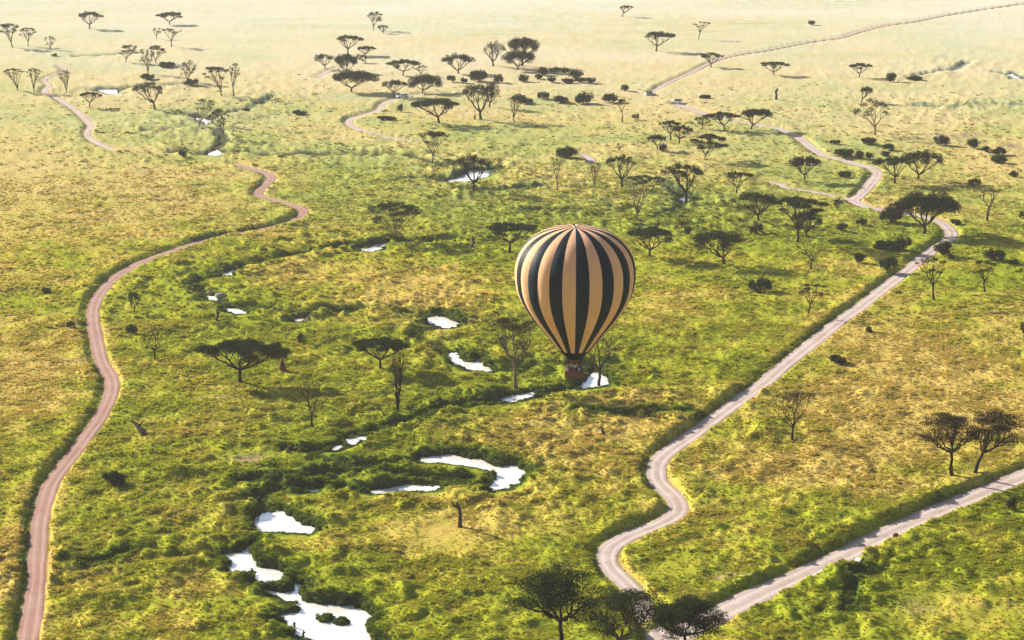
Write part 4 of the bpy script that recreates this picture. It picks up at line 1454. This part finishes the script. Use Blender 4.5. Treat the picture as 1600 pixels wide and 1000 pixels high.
# ------------------------------------------------------------------ hot air balloon
def make_fabric(name, c0, c1, trans, rough, sheen, stain=False):
    m, nt, b = new_mat(name)
    tc = N(nt, 'ShaderNodeTexCoord')
    obj = tc.outputs['Object']
    n = noise(nt, obj, 0.6, 5.0, 0.65)
    n2 = noise(nt, obj, 9.0, 3.0, 0.6)
    c = mix(nt, ramp(nt, n, 0.3, 0.72), c0, c1)
    c = mix(nt, math_n(nt, 'MULTIPLY', ramp(nt, n2, 0.45, 0.8), 0.25), c, tuple(v * 0.6 for v in c0))
    if stain:
        mp = N(nt, 'ShaderNodeMapping')
        mp.inputs['Location'].default_value = (-7.4, 8.7, 0.9)
        mp.inputs['Scale'].default_value = (1.0, 0.35, 0.55)
        nt.links.new(obj, mp.inputs['Vector'])
        ln = N(nt, 'ShaderNodeVectorMath', operation='LENGTH')
        nt.links.new(mp.outputs[0], ln.inputs[0])
        f = math_n(nt, 'MULTIPLY', math_n(nt, 'SUBTRACT', 1.0, ramp(nt, ln.outputs['Value'], 0.3, 1.1)), ramp(nt, n2, 0.35, 0.65))
        c = mix(nt, math_n(nt, 'MULTIPLY', f, 0.75), c, (0.22, 0.10, 0.05))
    leaf_shader(nt, c, trans, rough)
    b.inputs['Specular IOR Level'].default_value = 0.12 if sheen > 0.12 else 0.06
    b.inputs['Sheen Weight'].default_value = sheen
    # horizontal panel seams
    sep = N(nt, 'ShaderNodeSeparateXYZ')
    nt.links.new(obj, sep.inputs[0])
    saw = math_n(nt, 'FRACT', math_n(nt, 'MULTIPLY', sep.outputs[2], 0.85))
    seam = math_n(nt, 'ADD', ramp(nt, math_n(nt, 'ABSOLUTE', math_n(nt, 'SUBTRACT', saw, 0.5)), 0.0, 0.06), math_n(nt, 'MULTIPLY', n, 1.2))
    bp = N(nt, 'ShaderNodeBump')
    bp.inputs['Strength'].default_value = 0.2
    bp.inputs['Distance'].default_value = 0.06
    nt.links.new(seam, bp.inputs['Height'])
    nt.links.new(bp.outputs[0], b.inputs['Normal'])
    return m


M['gore_tan'] = make_fabric('tan_balloon_cloth', (0.82, 0.47, 0.26), (0.90, 0.57, 0.35), 0.38, 0.6, 0.15, True)
M['gore_dark'] = make_fabric('dark_navy_balloon_cloth', (0.003, 0.011, 0.020), (0.006, 0.018, 0.030), 0.02, 0.55, 0.0)
M['skirt'] = make_fabric('black_skirt_cloth', (0.002, 0.002, 0.004), (0.005, 0.005, 0.008), 0.0, 0.8, 0.0)
M['scoop'] = make_fabric('orange_scoop_cloth', (0.09, 0.026, 0.010), (0.14, 0.042, 0.016), 0.15, 0.6, 0.1)
M['wicker'] = simple_mat('brown_wicker', (0.17, 0.07, 0.045), 0.8, 0.2, 0, 0.35, 9.0)
M['leather'] = simple_mat('suede_trim', (0.17, 0.06, 0.035), 0.8, 0.2)
M['rope'] = simple_mat('dark_cable', (0.06, 0.055, 0.05), 0.6, 0.3)


def balloon():
    s = 9.5
    dep = FOC / s
    # centre of the widest ring at photo (899, 430)
    a, b = (899 - 800) / FOC, (500 - 430) / FOC
    C = np.array([0, 0, CAM_H]) + dep * (FWD + a * np.array([1.0, 0, 0]) + b * UPV)
    k = s * math.cos(math.atan2(CAM_H - C[2], C[1]))
    z = lambda y: (430 - y) / k
    rm = 93.7 / s
    prof = []
    for t in np.linspace(0, 1, 18):
        h = math.sin(t * math.pi / 2)
        yy = 1 - h
        # from crown (yy=0 at top) down to the widest ring
        zz = (1 - t) ** 1.0
        f = math.cos((1 - t) * 0 + (1 - t) * math.pi / 2)
        ztop = z(360)
        ang = t * math.pi / 2
        c, d = math.cos(ang), math.sin(ang)
        e = 2 / 2.25
        prof.append((rm * d ** e, ztop * c ** e))
    for y, hw in ((438, 93.3), (446, 92.2), (454, 90.6), (462, 88.0), (470, 84.4), (478, 80.0), (486, 74.8), (494, 69.0), (502, 62.8), (510, 56.2), (518, 49.4), (526, 42.9), (534, 36.3), (540, 31.3), (545.5, 26.6)):
        prof.append((hw / s, z(y)))
    prof = np.array(prof)
    prof[0, 0] = 0.12
    root = bpy.data.objects.new('hot_air_balloon', None)
    col.objects.link(root)
    root.location = C
    tag(root, 'tan and dark striped hot air balloon floating over the river plain', 'balloon')
    NG, NS = 28, 8
    off = R(-1.2)
    for g in range(NG):
        a0 = off + g * 2 * math.pi / NG
        th = a0 + np.arange(NS + 1) / NS * 2 * math.pi / NG
        bul = 1 + 0.016 * np.sin(np.linspace(0, math.pi, NS + 1)) * 1.0
        rr = prof[:, 0:1] * bul[None, :]
        # angle 0 faces the camera (-Y), growing to the right (+X)
        X, Y = rr * np.sin(th)[None, :], -rr * np.cos(th)[None, :]
        Z = np.repeat(prof[:, 1:2], NS + 1, 1)
        Y = Y + (Z - prof[-1, 1]) * 0.10          # the envelope leans a little in the wind
        n, m = len(prof), NS + 1
        idx = np.arange(n * m).reshape(n, m)
        q = np.stack([idx[:-1, :-1], idx[1:, :-1], idx[1:, 1:], idx[:-1, 1:]], -1).reshape(-1, 4)
        me = tri_mesh('gore', np.stack([X, Y, Z], -1).reshape(-1, 3), q, True)
        link('gore', me, M['gore_dark'] if g % 2 == 0 else M['gore_tan'], root)
    # crown ring at the very top
    g = Geo()
    ph = np.linspace(0, 2 * math.pi, 25)
    g.tube(np.stack([0.28 * np.cos(ph), 0.28 * np.sin(ph) + (prof[0, 1] - prof[-1, 1]) * 0.10, np.full(25, prof[0, 1] + 0.03)], 1), np.full(25, 0.07), 6)
    link('crown_ring', g.mesh('crown_ring', True), M['steel'], root)

    # skirt: black flared band, then the tapering scoop with its orange front
    def band(name, rings, mat, a_lo, a_hi, parent, n=28, ripple=0.0):
        th = np.linspace(a_lo, a_hi, n + 1)
        V = np.array([[r * (1 + ripple * math.cos(t * 14)) * math.sin(t), -r * (1 + ripple * math.cos(t * 14)) * math.cos(t), zz] for r, zz in rings for t in th])
        idx = np.arange(len(V)).reshape(len(rings), n + 1)
        q = np.stack([idx[:-1, :-1], idx[1:, :-1], idx[1:, 1:], idx[:-1, 1:]], -1).reshape(-1, 4)
        return link(name, tri_mesh(name, V, q, True), mat, parent)
    sk = band('skirt', [(26.6 / s, z(545.5) - 0.01), (20.5 / s, z(552)), (13.8 / s, z(559))], M['skirt'], 0, 2 * math.pi, root, 56, 0.01)
    band('scoop_panel', [(12.6 / s, z(560.4)), (11.0 / s, z(564)), (9.4 / s, z(568))], M['scoop'], R(-44), R(44), sk, 16)
    band('scoop_side', [(13.7 / s, z(559.1)), (11.9 / s, z(564)), (9.4 / s, z(570))], M['skirt'], R(46), R(314), sk, 30)
    # burner frame and burners
    zb, zr = z(590), z(580.2)
    hx, hy = 14.3 / s, 0.95
    zf = z(574.5)
    g = Geo()
    fr = [(-1.0, -0.7, zf), (1.0, -0.7, zf), (1.0, 0.7, zf), (-1.0, 0.7, zf), (-1.0, -0.7, zf)]
    for p, q in zip(fr[:-1], fr[1:]):
        g.tube(np.array([p, q]), [0.05, 0.05], 6)
    bf = link('burner_frame', g.mesh('burner_frame', True), M['rubber'], root)
    for x in (-0.42, 0.42):
        g = Geo()
        g.tube(np.array([[x, 0, zf - 0.25], [x, 0, zf + 0.1], [x, 0, zf + 0.32], [x, 0, zf + 0.5]]), [0.14, 0.2, 0.24, 0.2], 12)
        link('burner', g.mesh('burner', True), M['steel'], bf)
    for sx in (-1, 1):
        for sy in (-1, 1):
            g = Geo()
            g.tube(np.array([[sx * hx, sy * hy, zr], [sx * 1.0, sy * 0.7, zf]]), [0.045, 0.035], 5)
            link('upright', g.mesh('upright', True), M['leather'], root)
            g = Geo()
            g.tube(np.array([[sx * 1.0, sy * 0.7, zf], [sx * 26.6 / s * 0.72, sy * 26.6 / s * 0.7, z(545.5)]]), [0.02, 0.02], 4)
            link('cable', g.mesh('cable', True), M['rope'], root)
            g = Geo()
            g.tube(np.array([[sx * 1.0, sy * 0.7, zf], [sx * 26.6 / s * 1.01, sy * 0.25, z(545.5)]]), [0.02, 0.02], 4)
            link('cable', g.mesh('cable', True), M['rope'], root)
    # basket: woven walls with open top, padded rim, partitions, floor
    bm = bmesh.new()
    t = 0.07
    box(bm, -hx, hx, -hy, -hy + t, zb, zr, 0.02)
    box(bm, -hx, hx, hy - t, hy, zb, zr, 0.02)
    box(bm, -hx, -hx + t, -hy + t, hy - t, zb, zr, 0.02)
    box(bm, hx - t, hx, -hy + t, hy - t, zb, zr, 0.02)
    box(bm, -hx + t, hx - t, -hy + t, hy - t, zb, zb + 0.08)
    bk = bm_obj('basket', bm, M['wicker'], root)
    for x in (-hx / 3, hx / 3):
        bm = bmesh.new()
        box(bm, x - 0.03, x + 0.03, -hy + t, hy - t, zb + 0.08, zr - 0.05)
        bm_obj('partition', bm, M['wicker'], bk)
    g = Geo()
    cs = [(-hx, -hy), (hx, -hy), (hx, hy), (-hx, hy), (-hx, -hy)]
    for p, q in zip(cs[:-1], cs[1:]):
        g.tube(np.array([[*p, zr], [*q, zr]]), [0.085, 0.085], 7)
    link('padded_rim', g.mesh('padded_rim', True), M['leather'], bk)
    for k_ in range(4):
        g = Geo()
        zz = zb + (zr - zb) * (0.12 + 0.22 * k_)
        for p, q in zip(cs[:-1], cs[1:]):
            e = 1.012
            g.tube(np.array([[p[0] * e, p[1] * e, zz], [q[0] * e, q[1] * e, zz]]), [0.03, 0.03], 5)
        link('wicker_band', g.mesh('wicker_band', True), M['wicker'], bk)
    g = Geo()
    g.tube(np.array([[-hx - 0.02, -hy - 0.02, zb - 0.05], [-hx - 0.02, -hy - 0.02, zr + 0.15]]), [0.07, 0.07], 6)
    link('corner_strap', g.mesh('corner_strap', True), M['rope'], bk)
    return C, zb, zr, hx, hy


BC, BZB, BZR, BHX, BHY = balloon()


# ------------------------------------------------------------------ passengers
def person_mesh(seed, arm_up):
    """one continuous skinned figure, feet at z=0, facing -Y"""
    J = [(0, 0, .93, .15, .11), (0, 0, 1.15, .15, .105), (0, 0, 1.36, .17, .11), (0, 0, 1.48, .065, .065), (0, -.02, 1.56, .075, .085), (0, -.02, 1.66, .085, .10), (0, -.01, 1.74, .05, .06)]
    E = [(0, 1), (1, 2), (2, 3), (3, 4), (4, 5), (5, 6)]
    for sx in (-1, 1):
        k = len(J)
        J += [(sx * .19, 0, 1.39, .06, .06), (sx * .26, -.05, 1.14, .048, .048), ]
        if arm_up and sx == 1:
            J += [(sx * .20, -.28, 1.24, .038, .038), (sx * .14, -.36, 1.40, .04, .025)]
        else:
            J += [(sx * .21, -.28, 1.10, .038, .038), (sx * .17, -.40, 1.12, .042, .025)]
        E += [(2, k), (k, k + 1), (k + 1, k + 2), (k + 2, k + 3)]
        k = len(J)
        J += [(sx * .10, 0, .85, .09, .09), (sx * .11, -.01, .48, .06, .06), (sx * .11, .02, .08, .042, .045), (sx * .12, -.14, .04, .045, .03)]
        E += [(0, k), (k, k + 1), (k + 1, k + 2), (k + 2, k + 3)]
    me = bpy.data.meshes.new('person_rig')
    me.from_pydata([j[:3] for j in J], E, [])
    o = bpy.data.objects.new('person_rig', me)
    col.objects.link(o)
    md = o.modifiers.new('skin', 'SKIN')
    for i, j in enumerate(J):
        me.skin_vertices[0].data[i].radius = (j[3], j[4])
    me.skin_vertices[0].data[0].use_root = True
    o.modifiers.new('sub', 'SUBSURF').levels = 1
    dg = bpy.context.evaluated_depsgraph_get()
    out = bpy.data.meshes.new_from_object(o.evaluated_get(dg))
    out.name = 'person'
    bpy.data.objects.remove(o)
    # skin above the collar and on the hands
    mi = np.zeros(len(out.polygons), np.int32)
    for i, f in enumerate(out.polygons):
        f.use_smooth = True
        c = f.center
        if c.z > 1.5 or (c.y < -0.33 and c.z > 0.9):
            mi[i] = 1
    out.materials.clear()
    out.materials.append(None)
    out.materials.append(M['skin'])
    out.polygons.foreach_set('material_index', mi)
    return out


M['skin'] = simple_mat('skin', (0.36, 0.20, 0.13), 0.6, 0.3)
M['hair'] = simple_mat('dark_hair', (0.02, 0.014, 0.01), 0.6, 0.3)
M['cap'] = simple_mat('white_cap_cotton', (0.85, 0.84, 0.82), 0.8, 0.2)
PM = [person_mesh(0, False), person_mesh(1, True)]


def head_cover(hat):
    bm = bmesh.new()
    bmesh.ops.create_icosphere(bm, subdivisions=2, radius=1.0)
    for v in list(bm.verts):
        if v.co.z < -0.25:
            v.co.z = -0.25 + (v.co.z + 0.25) * 0.2
        w = 0.118 if hat else 0.108
        v.co = (v.co.x * w, v.co.y * w * 1.12 - 0.005, 1.70 + v.co.z * (0.10 if hat else 0.105))
    if hat:
        g = bmesh.ops.create_cone(bm, cap_ends=True, segments=18, radius1=0.20, radius2=0.17, depth=0.025)
        for v in g['verts']:
            v.co = (v.co.x, v.co.y * 1.05 - 0.02, v.co.z + 1.695)
    me = bpy.data.meshes.new('hat' if hat else 'hair')
    bm.to_mesh(me)
    bm.free()
    for f in me.polygons:
        f.use_smooth = True
    return me


HAT, HAIR = head_cover(True), head_cover(False)
PEOPLE = [
    (-0.78, -0.45, 20, (0.55, 0.50, 0.52), False, 'person in a pale grey top at the end of the basket near the strap'),
    (-0.62, 0.42, 160, (0.05, 0.05, 0.07), False, 'person in a dark top behind the pale grey top in the basket'),
    (-0.42, -0.50, -10, (0.04, 0.04, 0.08), False, 'person in a navy top beside the partition nearest the strap'),
    (-0.06, 0.10, 5, (0.65, 0.62, 0.62), True, 'person in a white hat under the burner, pale shirt'),
    (-0.12, -0.55, 8, (0.20, 0.06, 0.08), False, 'person in a maroon top in front of the white hat'),
    (0.22, -0.52, -15, (0.03, 0.035, 0.05), False, 'person in a black top in front middle of the basket'),
    (0.26, 0.30, 0, (0.70, 0.68, 0.66), True, 'person in a white hat on the pool side of the burner, white shirt'),
    (0.55, -0.50, 15, (0.50, 0.48, 0.58), False, 'person in a lilac grey top past the far partition'),
    (0.80, -0.42, -25, (0.06, 0.05, 0.05), False, 'person in a dark brown top at the pool end of the basket'),
    (0.72, 0.42, 180, (0.10, 0.09, 0.16), False, 'person in a dusky blue top at the back of the pool end'),
]
for i, (fx, fy, rz, cl, hat, lab) in enumerate(PEOPLE):
    me = PM[i % 2].copy()
    me.materials[0] = simple_mat('clothing', cl, 0.85, 0.1)
    o = link('person', me, None, None, (BC[0] + fx * BHX, BC[1] + fy * BHY, BC[2] + BZB + 0.09))
    o.rotation_euler = (0, 0, R(rz))
    o.scale = (1, 1, 0.94 + 0.1 * ((i * 37) % 10) / 10)
    tag(o, lab, 'person', 'passengers in the balloon basket')
    link('hat' if hat else 'hair', HAT if hat else HAIR, M['cap'] if hat else M['hair'], o)


# ------------------------------------------------------------------ haze: the air itself, one even closed box
def build_haze():
    bm = bmesh.new()
    bmesh.ops.create_cube(bm, size=1.0)
    me = bpy.data.meshes.new('haze')
    zb, zt = -3.5, CAM_H + 6.0
    for v in bm.verts:
        v.co.x *= 29600
        v.co.y *= 29600
        v.co.z = zb if v.co.z < 0 else zt
    bm.to_mesh(me)
    bm.free()
    m = bpy.data.materials.new('haze_air')
    m.use_nodes = True
    nt = m.node_tree
    nt.nodes.remove(nt.nodes['Principled BSDF'])
    v = nt.nodes.new('ShaderNodeVolumePrincipled')
    v.inputs['Color'].default_value = (0.78, 0.78, 0.77, 1)
    v.inputs['Density'].default_value = HAZE_DENSITY
    v.inputs['Anisotropy'].default_value = 0.15
    nt.links.new(v.outputs[0], nt.nodes['Material Output'].inputs['Volume'])
    tag(link('haze', me, m), 'pale morning haze over the whole plain', None, None, 'stuff')


build_haze()
